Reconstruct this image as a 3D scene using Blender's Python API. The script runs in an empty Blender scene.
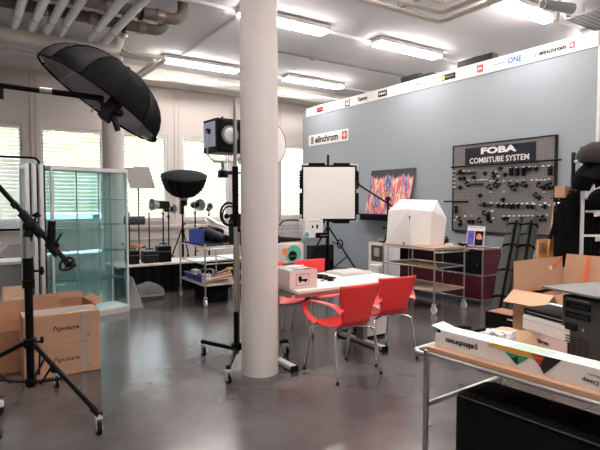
import bpy, bmesh, math, random
from mathutils import Vector, Matrix
random.seed(7)
S = bpy.context.scene
C = S.collection
PI = math.pi
R = math.radians

# ------------------------------------------------------------------ camera
EYE = Vector((0, 0, 1.53))
YAW, PITCH, FPX = R(33.95), R(2.6), 505.0
cam = bpy.data.objects.new('camera', bpy.data.cameras.new('camera'))
C.objects.link(cam)
cam.data.sensor_width = 36
cam.data.lens = 36 * FPX / 600
cam.location = EYE
cam.rotation_euler = (PI / 2 - PITCH, 0, -YAW)
cam.data.clip_start = 0.05
S.camera = cam
FW = Vector((math.sin(YAW) * math.cos(PITCH), math.cos(YAW) * math.cos(PITCH), -math.sin(PITCH)))
RT = Vector((math.cos(YAW), -math.sin(YAW), 0))
UP = RT.cross(FW)

# ------------------------------------------------------------------ world, exposure, lights
w = bpy.data.worlds.new('daylight')
S.world = w
w.use_nodes = True
wn = w.node_tree.nodes
bg = wn['Background']
bg.inputs['Color'].default_value = (0.72, 0.86, 1.0, 1)
bg.inputs['Strength'].default_value = 8.0
S.view_settings.view_transform = 'Standard'
S.view_settings.look = 'None'
S.view_settings.gamma = 1
S.view_settings.use_curve_mapping = False
S.view_settings.exposure = 0.78
LAMP_STRENGTH = 31.0
for k, v in dict(max_bounces=8, diffuse_bounces=4, glossy_bounces=4, transmission_bounces=8, transparent_max_bounces=24).items():
    setattr(S.cycles, k, v)
S.cycles.sample_clamp_indirect = 6
S.cycles.caustics_reflective = False
S.cycles.caustics_refractive = False
S.cycles.use_denoising = True
WALL_Y, WALL_X, CEIL = 11.5, 7.4, 4.45
WIN = [(-1.7, -.48), (-.15, 1.07), (1.39, 2.61), (2.81, 4.03), (4.39, 5.6), (5.75, 6.95), (7.1, 8.3), (8.6, 9.8)]
WZ0, WZ1 = 1.12, 3.07
for x0, x1 in WIN:
    l = bpy.data.lights.new('window_daylight_portal', 'AREA')
    l.shape = 'RECTANGLE'; l.size = x1 - x0; l.size_y = WZ1 - WZ0
    l.cycles.is_portal = True
    o = bpy.data.objects.new('window_daylight_portal', l); C.objects.link(o)
    o.location = ((x0 + x1) / 2, WALL_Y + .33, (WZ0 + WZ1) / 2)
    o.rotation_euler = (R(-90), 0, 0)

# ------------------------------------------------------------------ places
def ray(px, py):
    return FW + RT * ((px - 300) / FPX) + UP * ((225 - py) / FPX)
def onto(px, py, ax, val):
    r = ray(px, py)
    return EYE + r * ((val - EYE[ax]) / r[ax])
def onz(px, py, z=0): return onto(px, py, 2, z)
def ony(px, py, y): return onto(px, py, 1, y)
def onx(px, py, x): return onto(px, py, 0, x)
def far(px, py, d): return EYE + ray(px, py) * d

# ------------------------------------------------------------------ materials
def mat(name, col, rough=.5, metal=0, noise=0, nscale=8, bump=0, emit=0, trans=0, alpha=1, coat=0, col2=None, stretch=None, spec=None):
    m = bpy.data.materials.new(name); m.use_nodes = True
    n, l = m.node_tree.nodes, m.node_tree.links
    b = n['Principled BSDF']
    b.inputs['Base Color'].default_value = (*col, 1)
    b.inputs['Roughness'].default_value = rough
    b.inputs['Metallic'].default_value = metal
    if spec is not None: b.inputs['Specular IOR Level'].default_value = spec
    if coat: b.inputs['Coat Weight'].default_value = coat
    if trans: b.inputs['Transmission Weight'].default_value = trans
    if alpha < 1: b.inputs['Alpha'].default_value = alpha
    if emit:
        b.inputs['Emission Color'].default_value = (*col, 1)
        b.inputs['Emission Strength'].default_value = emit
    tc = n.new('ShaderNodeTexCoord'); mp = n.new('ShaderNodeMapping')
    l.new(tc.outputs['Object'], mp.inputs['Vector'])
    if stretch: mp.inputs['Scale'].default_value = stretch
    nz = n.new('ShaderNodeTexNoise'); nz.inputs['Scale'].default_value = nscale; nz.inputs['Detail'].default_value = 5
    l.new(mp.outputs['Vector'], nz.inputs['Vector'])
    if noise or col2:
        r = n.new('ShaderNodeValToRGB')
        c2 = col2 or tuple(max(0, c * (1 - noise)) for c in col)
        r.color_ramp.elements[0].position = .32; r.color_ramp.elements[1].position = .68
        r.color_ramp.elements[0].color = (*c2, 1); r.color_ramp.elements[1].color = (*col, 1)
        l.new(nz.outputs['Fac'], r.inputs['Fac']); l.new(r.outputs['Color'], b.inputs['Base Color'])
    if bump:
        bp = n.new('ShaderNodeBump'); bp.inputs['Strength'].default_value = bump; bp.inputs['Distance'].default_value = .01
        l.new(nz.outputs['Fac'], bp.inputs['Height']); l.new(bp.outputs['Normal'], b.inputs['Normal'])
    return m

M = dict(
    wall=mat('warm_grey_wall_paint', (.56, .515, .485), .8, noise=.04, nscale=2),
    blue=mat('blue_grey_wall_paint', (.305, .340, .372), .7, noise=.05, nscale=1.2),
    ceil=mat('ceiling_paint', (.88, .86, .90), .85, noise=.03, nscale=.8),
    beige=mat('beige_enamel', (.76, .72, .65), .45, noise=.05),
    white=mat('white_paint', (.80, .78, .76), .5, noise=.03),
    pvc=mat('window_frame_white', (.62, .60, .60), .45, noise=.03),
    column=mat('column_paint', (.66, .615, .60), .75, noise=.05, nscale=3, bump=.05),
    black=mat('black_metal', (.004, .004, .0045), .4, noise=.2, spec=.12),
    rubber=mat('black_rubber', (.006, .006, .006), .7, noise=.2, spec=.1),
    cloth=mat('black_fabric', (.0055, .0055, .006), .85, noise=.35, nscale=25, bump=.3, spec=.08),
    dcloth=mat('diffuser_shell_black', (.004, .004, .0045), .75, noise=.3, nscale=12, bump=.15, spec=.12),
    chrome=mat('chrome', (.72, .72, .72), .18, 1, noise=.05),
    steel=mat('brushed_steel', (.55, .55, .54), .33, 1, noise=.1),
    alu=mat('anodised_aluminium', (.78, .79, .81), .35, .6, noise=.08),
    zinc=mat('galvanised_tube', (.86, .88, .96), .35, 0, noise=.12, nscale=20),
    silver=mat('silver_lining', (.48, .49, .54), .45, .3, noise=.1, nscale=15),
    red=mat('red_lacquered_shell', (.72, .035, .035), .35, noise=.06, nscale=4, coat=.15),
    table=mat('white_laminate', (.80, .77, .74), .35, noise=.03),
    pink=mat('pale_pink_carton', (.72, .58, .56), .6, noise=.05),
    carton=mat('brown_cardboard', (.42, .215, .125), .85, noise=.12, nscale=6, bump=.1),
    carton2=mat('light_cardboard', (.52, .30, .19), .85, noise=.1, nscale=5, bump=.1),
    tan=mat('tan_cardboard_inside', (.58, .38, .24), .85, noise=.08, nscale=5),
    wood=mat('orange_plywood', (.60, .36, .23), .5, col2=(.50, .28, .17), nscale=6, stretch=(1, .12, 1)),
    plank=mat('orange_pine', (.62, .28, .09), .55, col2=(.48, .19, .06), nscale=9, stretch=(1, 1, .12)),
    shelfwood=mat('pinkish_ply_shelf', (.50, .32, .24), .55, noise=.12, nscale=5, stretch=(1, .15, 1)),
    burg=mat('burgundy_lacquered_metal', (.12, .012, .022), .35, noise=.12, nscale=6),
    tent=mat('white_nylon_tent', (.82, .79, .77), .7, noise=.03),
    screen=mat('white_diffusion_cloth', (.84, .80, .77), .75, noise=.02),
    panelgrey=mat('dull_grey_sheet', (.15, .145, .14), .45, noise=.1),
    browncap=mat('brown_black_cap', (.03, .024, .022), .8, noise=.3, spec=.15),
    blanket=mat('grey_blanket', (.13, .13, .135), .9, noise=.15, bump=.2),
    taupe=mat('taupe_reflector_cloth', (.46, .43, .42), .7, noise=.06),
    paper=mat('white_paper', (.82, .80, .78), .7, noise=.04),
    greyfab=mat('grey_padded_fabric', (.045, .047, .052), .85, noise=.15, nscale=14, bump=.3),
    greenbag=mat('grey_green_quilt', (.045, .048, .040), .8, noise=.2, nscale=12, bump=.3),
    peg=mat('grey_perforated_metal', (.13, .127, .122), .55, .3, noise=.1, nscale=30),
    navy=mat('dark_navy_sign', (.015, .02, .045), .3, noise=.3, nscale=2, col2=(.01, .01, .015)),
    bluep=mat('blue_plastic', (.05, .10, .42), .4, noise=.1),
    green=mat('teal_green_print', (.10, .48, .36), .5), orange=mat('orange_print', (.80, .25, .10), .5),
    yellow=mat('amber_print', (.75, .38, .06), .5), redp=mat('red_print', (.55, .04, .05), .5),
    dgreen=mat('deep_green_print', (.02, .30, .14), .5), blackp=mat('black_print', (.015, .012, .012), .5),
    greyp=mat('grey_print', (.22, .21, .21), .6), bluepr=mat('cyan_blue_print', (.01, .12, .38), .5),
    ink=mat('ink_black', (.006, .006, .007), .5, spec=.12), brownpipe=mat('brown_pipe_lagging', (.17, .14, .125), .55, noise=.3, nscale=10),
    copper=mat('pipe_clamp_band', (.36, .27, .22), .35, .7, noise=.1), dark=mat('dark_grey_plastic', (.014, .015, .017), .45, noise=.2, spec=.2),
    pc=mat('charcoal_computer_case', (.022, .026, .026), .4, noise=.15, nscale=10), grey=mat('mid_grey_metal', (.30, .31, .32), .4, .3, noise=.08),
    lens=mat('lens_painted_bright', (.88, .92, .95), .3, noise=.02), yellowp=mat('yellow_plastic', (.75, .42, .05), .45),
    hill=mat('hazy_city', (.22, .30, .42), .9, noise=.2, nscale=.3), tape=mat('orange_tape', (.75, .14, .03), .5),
    cream=mat('cream_blind_slat', (.86, .84, .62), .5), skin=mat('printed_peach', (.80, .32, .20), .5),
    purple=mat('printed_purple', (.16, .10, .50), .5),
)
M['lamp'] = mat('lamp_diffuser', (1, .93, .88), .5, emit=LAMP_STRENGTH)

def glass(name, tint, gloss=.10):
    m = bpy.data.materials.new(name); m.use_nodes = True
    n, l = m.node_tree.nodes, m.node_tree.links; n.clear()
    o = n.new('ShaderNodeOutputMaterial'); t = n.new('ShaderNodeBsdfTransparent'); g = n.new('ShaderNodeBsdfGlossy')
    mx = n.new('ShaderNodeMixShader'); f = n.new('ShaderNodeFresnel'); f.inputs['IOR'].default_value = 1.45
    ad = n.new('ShaderNodeMath'); ad.operation = 'MULTIPLY'; ad.inputs[1].default_value = gloss * 10
    t.inputs['Color'].default_value = (*tint, 1); g.inputs['Roughness'].default_value = .02
    l.new(f.outputs[0], ad.inputs[0]); l.new(ad.outputs[0], mx.inputs[0]); l.new(t.outputs[0], mx.inputs[1]); l.new(g.outputs[0], mx.inputs[2]); l.new(mx.outputs[0], o.inputs[0])
    return m
M['pane'] = glass('window_glass', (.97, .98, 1))
M['case_glass'] = glass('green_tinted_glass', (.90, .97, .97), .03)
M['shelf_glass'] = glass('green_glass_shelf', (.62, .85, .80), .05)

def painted_reflection_glass(name, tint, haze, col):  # haze mixes in diffuse colour standing in for bright window reflections
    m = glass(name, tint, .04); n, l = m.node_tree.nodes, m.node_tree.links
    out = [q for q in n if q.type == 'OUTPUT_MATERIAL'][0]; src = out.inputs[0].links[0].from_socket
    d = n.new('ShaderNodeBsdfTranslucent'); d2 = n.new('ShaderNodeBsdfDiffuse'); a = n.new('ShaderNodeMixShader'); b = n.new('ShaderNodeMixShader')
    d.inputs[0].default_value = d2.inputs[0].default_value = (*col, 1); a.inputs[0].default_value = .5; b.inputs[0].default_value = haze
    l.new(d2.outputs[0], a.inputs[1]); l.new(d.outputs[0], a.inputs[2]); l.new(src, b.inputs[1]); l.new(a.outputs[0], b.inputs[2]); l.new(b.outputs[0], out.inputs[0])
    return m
M['rear_glass'] = painted_reflection_glass('rear_glass_painted_reflection', (.88, .96, .96), .28, (.62, .78, .76))
def sheer(name, col, keep):
    m = bpy.data.materials.new(name); m.use_nodes = True
    n, l = m.node_tree.nodes, m.node_tree.links; n.clear()
    o = n.new('ShaderNodeOutputMaterial'); t = n.new('ShaderNodeBsdfTransparent'); d = n.new('ShaderNodeBsdfDiffuse'); tl = n.new('ShaderNodeBsdfTranslucent')
    a = n.new('ShaderNodeMixShader'); b = n.new('ShaderNodeMixShader')
    d.inputs['Color'].default_value = tl.inputs['Color'].default_value = (*col, 1)
    a.inputs[0].default_value = .55; b.inputs[0].default_value = 1 - keep
    l.new(d.outputs[0], a.inputs[1]); l.new(tl.outputs[0], a.inputs[2]); l.new(t.outputs[0], b.inputs[1]); l.new(a.outputs[0], b.inputs[2]); l.new(b.outputs[0], o.inputs[0])
    return m
M['sheer'] = sheer('sheer_white_diffusion', (.78, .82, .86), .35)
M['slat'] = sheer('cream_blind_slat_lit_through', (.68, .635, .48), 0.0)
M['plastic_wrap'] = sheer('clear_bubble_plastic', (.85, .87, .9), .25)

def floor_material():
    m = mat('polished_dark_concrete', (.1, .1, .1), .3)
    n, l = m.node_tree.nodes, m.node_tree.links
    b = n['Principled BSDF']; tc = n.new('ShaderNodeTexCoord')
    n1 = n.new('ShaderNodeTexNoise'); n1.inputs['Scale'].default_value = 1.6; n1.inputs['Detail'].default_value = 3; n1.inputs['Roughness'].default_value = .55
    n2 = n.new('ShaderNodeTexNoise'); n2.inputs['Scale'].default_value = .55; n2.inputs['Detail'].default_value = 3
    l.new(tc.outputs['Object'], n1.inputs['Vector']); l.new(tc.outputs['Object'], n2.inputs['Vector'])
    r1 = n.new('ShaderNodeValToRGB'); e = r1.color_ramp.elements
    e[0].position = .15; e[0].color = (.020, .019, .020, 1); e[1].position = .85; e[1].color = (.165, .155, .155, 1)
    r2 = n.new('ShaderNodeValToRGB'); e = r2.color_ramp.elements
    e[0].position = .2; e[0].color = (.80, .72, .71, 1); e[1].position = .8; e[1].color = (1, 1, 1, 1)
    mx = n.new('ShaderNodeMixRGB'); mx.blend_type = 'MULTIPLY'; mx.inputs[0].default_value = 1
    l.new(n1.outputs['Fac'], r1.inputs[0]); l.new(n2.outputs['Fac'], r2.inputs[0])
    l.new(r1.outputs[0], mx.inputs[1]); l.new(r2.outputs[0], mx.inputs[2]); l.new(mx.outputs[0], b.inputs['Base Color'])
    rr = n.new('ShaderNodeMapRange'); rr.inputs[3].default_value = .17; rr.inputs[4].default_value = .255
    l.new(n2.outputs['Fac'], rr.inputs[0]); l.new(rr.outputs[0], b.inputs['Roughness'])
    b.inputs['Specular IOR Level'].default_value = .6
    nt = b.inputs['Normal']
    for lk in list(l):
        if lk.to_socket == nt: l.remove(lk)
    return m
M['floor'] = floor_material()

def perf_material():
    m = mat('pegboard_metal', (.155, .15, .145), .5, .2)
    n, l = m.node_tree.nodes, m.node_tree.links
    b = n['Principled BSDF']; tc = n.new('ShaderNodeTexCoord'); mp = n.new('ShaderNodeMapping'); mp.inputs['Scale'].default_value = (0, 40, 40)
    v = n.new('ShaderNodeTexVoronoi'); v.inputs['Randomness'].default_value = 0; v.inputs['Scale'].default_value = 1
    r = n.new('ShaderNodeValToRGB'); r.color_ramp.elements[0].position = .2; r.color_ramp.elements[0].color = (.02, .02, .02, 1)
    r.color_ramp.elements[1].position = .28; r.color_ramp.elements[1].color = (.20, .19, .185, 1)
    l.new(tc.outputs['Object'], mp.inputs[0]); l.new(mp.outputs[0], v.inputs['Vector']); l.new(v.outputs['Distance'], r.inputs[0]); l.new(r.outputs[0], b.inputs['Base Color'])
    return m
M['pegb'] = perf_material()

def art_material():
    m = mat('abstract_painting', (.5, .2, .3), .5)
    n, l = m.node_tree.nodes, m.node_tree.links
    b = n['Principled BSDF']; tc = n.new('ShaderNodeTexCoord'); mp = n.new('ShaderNodeMapping'); mp.inputs['Scale'].default_value = (1, 8, 1.7)
    z = n.new('ShaderNodeTexNoise'); z.inputs['Scale'].default_value = 1.3; z.inputs['Detail'].default_value = 4
    r = n.new('ShaderNodeValToRGB'); cr = r.color_ramp; cr.interpolation = 'LINEAR'
    pts = [(.30, (.01, .01, .02)), (.37, (.06, .10, .30)), (.42, (.55, .50, .60)), (.46, (.02, .02, .05)), (.50, (.75, .12, .30)), (.55, (.85, .22, .06)), (.60, (.80, .60, .62)), (.66, (.85, .40, .06)), (.72, (.01, .01, .02))]
    cr.elements[0].position = pts[0][0]; cr.elements[0].color = (*pts[0][1], 1); cr.elements[1].position = pts[-1][0]; cr.elements[1].color = (*pts[-1][1], 1)
    for p, c in pts[1:-1]:
        e = cr.elements.new(p); e.color = (*c, 1)
    l.new(tc.outputs['Object'], mp.inputs[0]); l.new(mp.outputs[0], z.inputs['Vector']); l.new(z.outputs['Fac'], r.inputs[0])
    sx = n.new('ShaderNodeSeparateXYZ'); l.new(tc.outputs['Object'], sx.inputs[0])
    ad = n.new('ShaderNodeMath'); ad.operation = 'ADD'; l.new(sx.outputs['Z'], ad.inputs[0])
    ms = n.new('ShaderNodeMath'); ms.operation = 'MULTIPLY'; ms.inputs[1].default_value = .35; l.new(z.outputs['Fac'], ms.inputs[0]); l.new(ms.outputs[0], ad.inputs[1])
    r2 = n.new('ShaderNodeValToRGB'); r2.color_ramp.elements[0].position = .90; r2.color_ramp.elements[1].position = .96
    l.new(ad.outputs[0], r2.inputs[0])
    mx = n.new('ShaderNodeMixRGB'); mx.inputs[2].default_value = (.012, .012, .018, 1)
    l.new(r2.outputs[0], mx.inputs[0]); l.new(r.outputs[0], mx.inputs[1]); l.new(mx.outputs[0], b.inputs['Base Color'])
    return m
M['art'] = art_material()

# ------------------------------------------------------------------ mesh helpers
class MB:
    def __init__(s): s.bm = bmesh.new()
    def _xf(s, vs, mtx): bmesh.ops.transform(s.bm, matrix=mtx, verts=vs)
    def box(s, c, d, rot=None, bev=0):
        vs = bmesh.ops.create_cube(s.bm, size=1)['verts']
        m = Matrix.Translation(Vector(c)) @ (rot.to_4x4() if rot else Matrix()) @ Matrix.Diagonal((d[0], d[1], d[2], 1))
        s._xf(vs, m)
        if bev:
            es = list({e for v in vs for e in v.link_edges})
            bmesh.ops.bevel(s.bm, geom=es, offset=bev, segments=2, affect='EDGES', profile=.5)
        return s
    def bb(s, x0, x1, y0, y1, z0, z1, bev=0):
        return s.box(((x0 + x1) / 2, (y0 + y1) / 2, (z0 + z1) / 2), (abs(x1 - x0), abs(y1 - y0), abs(z1 - z0)), bev=bev)
    def cyl(s, p0, p1, r, r2=None, seg=16, cap=True):
        p0, p1 = Vector(p0), Vector(p1); d = p1 - p0
        vs = bmesh.ops.create_cone(s.bm, cap_ends=cap, segments=seg, radius1=r, radius2=r if r2 is None else r2, depth=d.length)['verts']
        s._xf(vs, Matrix.Translation((p0 + p1) / 2) @ d.to_track_quat('Z', 'Y').to_matrix().to_4x4()); return s
    def sph(s, c, r, sc=(1, 1, 1), u=16, v=10):
        vs = bmesh.ops.create_uvsphere(s.bm, u_segments=u, v_segments=v, radius=r)['verts']
        s._xf(vs, Matrix.Translation(Vector(c)) @ Matrix.Diagonal((*sc, 1))); return s
    def tube(s, pts, r, closed=False, seg=10, smooth=0):
        pts = [Vector(p) for p in pts]
        if smooth: pts = spline(pts, smooth, closed)
        n = len(pts); rings = []
        up = None
        for i, p in enumerate(pts):
            a = pts[(i - 1) % n] if closed or i > 0 else p
            b = pts[(i + 1) % n] if closed or i < n - 1 else p
            t = (b - a).normalized()
            if up is None:
                up = t.orthogonal().normalized()
            up = (up - t * up.dot(t))
            up = up.normalized() if up.length > 1e-6 else t.orthogonal().normalized()
            q = t.cross(up)
            rr = r[i] if isinstance(r, (list, tuple)) and not smooth else (r if not isinstance(r, (list, tuple)) else r[0])
            rings.append([s.bm.verts.new(p + (up * math.cos(k * 2 * PI / seg) + q * math.sin(k * 2 * PI / seg)) * rr) for k in range(seg)])
        for i in range(n if closed else n - 1):
            A, B = rings[i], rings[(i + 1) % n]
            off = 0
            if closed and i == n - 1:
                off = min(range(seg), key=lambda o: (A[0].co - B[o].co).length)
            for k in range(seg):
                s.bm.faces.new((A[k], A[(k + 1) % seg], B[(k + 1 + off) % seg], B[(k + off) % seg]))
        if not closed:
            s.bm.faces.new(rings[0][::-1]); s.bm.faces.new(rings[-1])
        return s
    def lathe(s, prof, mtx=None, seg=24):
        rings = []; new = []
        for (r, z) in prof:
            if r < 1e-5:
                v = s.bm.verts.new((0, 0, z)); rings.append([v]); new.append(v)
            else:
                rg = [s.bm.verts.new((r * math.cos(k * 2 * PI / seg), r * math.sin(k * 2 * PI / seg), z)) for k in range(seg)]
                rings.append(rg); new += rg
        for A, B in zip(rings, rings[1:]):
            for k in range(seg):
                k2 = (k + 1) % seg
                if len(A) == 1 and len(B) == 1: continue
                if len(A) == 1: s.bm.faces.new((A[0], B[k2], B[k]))
                elif len(B) == 1: s.bm.faces.new((A[k], A[k2], B[0]))
                else: s.bm.faces.new((A[k], A[k2], B[k2], B[k]))
        if mtx: s._xf(new, mtx)
        return s
    def poly(s, pts, th=0, n=None):
        vs = [s.bm.verts.new(p) for p in pts]
        f = s.bm.faces.new(vs)
        if th:
            nn = Vector(n) if n else None
            if nn is None:
                f.normal_update(); nn = f.normal.copy()
            g = bmesh.ops.extrude_face_region(s.bm, geom=[f])['geom']
            bmesh.ops.translate(s.bm, verts=[v for v in g if isinstance(v, bmesh.types.BMVert)], vec=nn * th)
        return s
    def grid(s, fn, nu, nv, closed_u=False):
        g = [[s.bm.verts.new(fn(i / nu, j / nv)) for j in range(nv + 1)] for i in range(nu + (0 if closed_u else 1))]
        L = len(g)
        for i in range(nu):
            for j in range(nv):
                a, b = g[i], g[(i + 1) % L]
                s.bm.faces.new((a[j], b[j], b[j + 1], a[j + 1]))
        return s
    def build(s, name, m, parent=None, smooth=False, bevel=0, solid=0, subs=0):
        bmesh.ops.recalc_face_normals(s.bm, faces=s.bm.faces[:])
        me = bpy.data.meshes.new(name); s.bm.to_mesh(me); s.bm.free()
        o = bpy.data.objects.new(name, me); C.objects.link(o)
        me.materials.append(M[m] if isinstance(m, str) else m)
        if parent: o.parent = parent
        if smooth:
            for p in me.polygons: p.use_smooth = True
            if smooth != 'all':
                try: me.set_sharp_from_angle(angle=R(40))
                except Exception: pass
        if solid:
            md = o.modifiers.new('solid', 'SOLIDIFY'); md.thickness = solid; md.offset = 0
        if bevel:
            md = o.modifiers.new('bevel', 'BEVEL'); md.width = bevel; md.segments = 2; md.limit_method = 'ANGLE'
        if subs:
            md = o.modifiers.new('subs', 'SUBSURF'); md.levels = subs; md.render_levels = subs
        return o

def spline(pts, k, closed=False):
    out = []; n = len(pts)
    for i in range(n if closed else n - 1):
        p1, p2 = pts[i], pts[(i + 1) % n]
        p0 = pts[(i - 1) % n] if closed or i > 0 else p1
        p3 = pts[(i + 2) % n] if closed or i < n - 2 else p2
        for j in range(k):
            t = j / k
            out.append(.5 * ((2 * p1) + (p2 - p0) * t + (2 * p0 - 5 * p1 + 4 * p2 - p3) * t * t + (3 * p1 - p0 - 3 * p2 + p3) * t ** 3))
    if not closed: out.append(pts[-1])
    return out

def tag(o, label, cat, group=None, kind=None):
    o['label'] = label; o['category'] = cat
    if group: o['group'] = group
    if kind: o['kind'] = kind
    return o
def thing(name, label, cat, loc=(0, 0, 0), rz=0, group=None):
    o = bpy.data.objects.new(name, None); C.objects.link(o)
    o.empty_display_size = .1
    o.location = loc; o.rotation_euler = (0, 0, rz)
    return tag(o, label, cat, group)
def struct(o):
    o['kind'] = 'structure'; return o
def kids(o): return [c for c in bpy.data.objects if c.parent == o]
def dup(o, loc=None, rz=None, label=None, group=None, parent=None):
    c = o.copy(); C.objects.link(c)
    if parent: c.parent = parent
    for ch in kids(o): dup(ch, parent=c)
    if loc is not None: c.location = loc
    if rz is not None: c.rotation_euler = (0, 0, rz)
    if label: c['label'] = label
    if group: c['group'] = group
    return c
def text(body, loc, right, up, width, height, m, parent=None, name='lettering', bold=0.0, ext=.0008):
    cu = bpy.data.curves.new(name, 'FONT'); cu.body = body; cu.size = 1; cu.align_x = 'CENTER'; cu.align_y = 'CENTER'
    cu.extrude = ext; cu.offset = bold; cu.resolution_u = 3
    cu.materials.append(M[m])
    o = bpy.data.objects.new(name, cu); C.objects.link(o)
    bpy.context.view_layer.update()
    d = o.dimensions.copy()
    r, u = Vector(right).normalized(), Vector(up).normalized(); n = r.cross(u)
    sx, sy = width / max(d.x, .01), height / max(d.y, .01)
    o.matrix_basis = Matrix.Translation(Vector(loc)) @ Matrix((r, u, n)).transposed().to_4x4() @ Matrix.Diagonal((sx, sy, 1, 1))
    me = bpy.data.meshes.new_from_object(o.evaluated_get(bpy.context.evaluated_depsgraph_get()))
    me.materials.clear(); me.materials.append(M[m])
    q = bpy.data.objects.new(name, me); C.objects.link(q); q.matrix_basis = o.matrix_basis.copy()
    bpy.data.objects.remove(o, do_unlink=True)
    if parent: q.parent = parent
    return q
def basis(z, x=None):
    z = Vector(z).normalized()
    x = Vector(x) if x is not None else z.orthogonal()
    x = (x - z * x.dot(z)).normalized(); y = z.cross(x)
    return Matrix((x, y, z)).transposed()
def frame_mtx(loc, z, x=None): return Matrix.Translation(Vector(loc)) @ basis(z, x).to_4x4()
def ngon(c, r, n, ax, a0=0):
    out = []
    for k in range(n):
        a = a0 + 2 * PI * k / n; q = [0, 0, 0]
        i, j = [(1, 2), (0, 2), (0, 1)][ax]
        q[i] = math.cos(a) * r; q[j] = math.sin(a) * r
        out.append(Vector(c) + Vector(q))
    return out

# ================================================================== SETTING
XL, XR, YN = -3.2, 11.5, -3.0
struct(MB().bb(XL, XR, YN, WALL_Y + .3, -.1, 0).build('floor', 'floor'))
struct(MB().bb(XL, XR, YN, WALL_Y + .3, CEIL, CEIL + .15).build('ceiling', 'ceil'))
struct(MB().bb(XL - .15, XL, YN, WALL_Y + .3, 0, CEIL).build('wall_left', 'wall'))
struct(MB().bb(XR, XR + .15, YN, WALL_Y + .3, 0, CEIL).build('wall_right', 'white'))
struct(MB().bb(XL, XR, YN - .15, YN, 0, CEIL).build('wall_near', 'wall'))
b = MB()
b.bb(XL, XR, WALL_Y, WALL_Y + .3, 0, WZ0); b.bb(XL, XR, WALL_Y, WALL_Y + .3, WZ1, CEIL)
xs = [XL] + [v for p in WIN for v in p] + [XR]
for i in range(0, len(xs), 2): b.bb(xs[i], xs[i + 1], WALL_Y, WALL_Y + .3, WZ0, WZ1)
struct(b.build('wall_far', 'wall'))
b = MB()
for x in (-.32, 1.23, 2.71, 4.21, 5.67, 7.02, 8.45):
    b.bb(x - .012, x + .012, WALL_Y - .02, WALL_Y + .01, 1.12, 4.1)
    b.bb(x + .09, x + .10, WALL_Y - .015, WALL_Y + .01, 1.12, 4.1)
struct(b.build('trim_1', 'wall'))
struct(MB().bb(XL, XR, WALL_Y - .30, WALL_Y, .12, .93).bb(XL, XR, WALL_Y - .33, WALL_Y, .93, 1.0).bb(XL, XR, WALL_Y - .32, WALL_Y - .29, .70, .72).build('trim_2', 'wall', bevel=.004))
# windows with venetian blinds
for i, (x0, x1) in enumerate(WIN):
    b = MB(); f = .055
    b.bb(x0, x0 + f, WALL_Y + .02, WALL_Y + .1, WZ0, WZ1).bb(x1 - f, x1, WALL_Y + .02, WALL_Y + .1, WZ0, WZ1)
    b.bb(x0 + f, x1 - f, WALL_Y + .02, WALL_Y + .1, WZ0, WZ0 + f).bb(x0 + f, x1 - f, WALL_Y + .02, WALL_Y + .1, WZ1 - f, WZ1)
    b.bb(x0 - .03, x1 + .03, WALL_Y - .06, WALL_Y + .02, WZ0 - .04, WZ0)
    win = struct(b.build('window_%d' % (i + 1), 'pvc', bevel=.006))
    MB().bb(x0 + f, x1 - f, WALL_Y + .058, WALL_Y + .066, WZ0 + f, WZ1 - f).build('pane', 'pane', win)
    b = MB(); z = WZ1 - .08; zb = WZ0 + (.20 if i in (2,) else .06)
    rot = Matrix.Rotation(R(60), 3, 'X')
    while z > zb:
        b.box(((x0 + x1) / 2, WALL_Y + .20, z), (x1 - x0 - .02, .085, .0025), rot); z -= .0785
    b.bb(x0, x1, WALL_Y + .16, WALL_Y + .24, WZ1 - .05, WZ1)
    bl = b.build('blind', 'slat', win)
    b = MB()
    for u in (.12, .5, .88): b.cyl((x0 + (x1 - x0) * u, WALL_Y + .2, zb), (x0 + (x1 - x0) * u, WALL_Y + .2, WZ1), .004, seg=6)
    b.build('blind_cord', 'grey', win)
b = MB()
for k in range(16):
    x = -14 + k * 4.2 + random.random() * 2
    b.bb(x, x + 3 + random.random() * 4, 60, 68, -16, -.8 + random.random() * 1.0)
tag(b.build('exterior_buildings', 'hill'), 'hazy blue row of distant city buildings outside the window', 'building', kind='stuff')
# blue partition
b = MB().bb(WALL_X, WALL_X + .2, 3.59, 10.86, 0, 3.69)
struct(b.build('wall_partition', 'blue'))
struct(MB().bb(WALL_X - .012, WALL_X + .212, 3.58, 10.70, 3.69, 3.905).build('trim_3', 'white'))
struct(MB().bb(WALL_X + .004, WALL_X + .196, 3.55, 3.59, 0, 3.9).build('trim_4', 'white'))
# near column and far column
c = onz(260, 378)
d = Vector((c.x, c.y, 0)).normalized()
COL = Vector((c.x, c.y, 0)) + d * .165
b = MB().cyl((COL.x, COL.y, 0), (COL.x, COL.y, CEIL), .165, seg=64)
struct(b.build('column_near', 'column', smooth=True))
COL2 = far(114.5, 200, 9.3); COL2.z = 0
struct(MB().cyl((COL2.x, COL2.y, 0), (COL2.x, COL2.y, CEIL), .19, seg=48).build('column_far', 'column', smooth=True))
# ceiling seams and shallow beams
b = MB()
b.bb(XL, XR, 6.98, 7.06, CEIL - .05, CEIL); b.bb(XL, XR, 10.12, 10.2, CEIL - .05, CEIL); b.bb(XL, XR, 4.55, 4.62, CEIL - .04, CEIL)
struct(b.build('trim_5', 'ceil'))
struct(MB().bb(XL, XR, 10.95, WALL_Y, 4.16, CEIL).build('trim_6', 'beige', bevel=.02))
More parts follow.
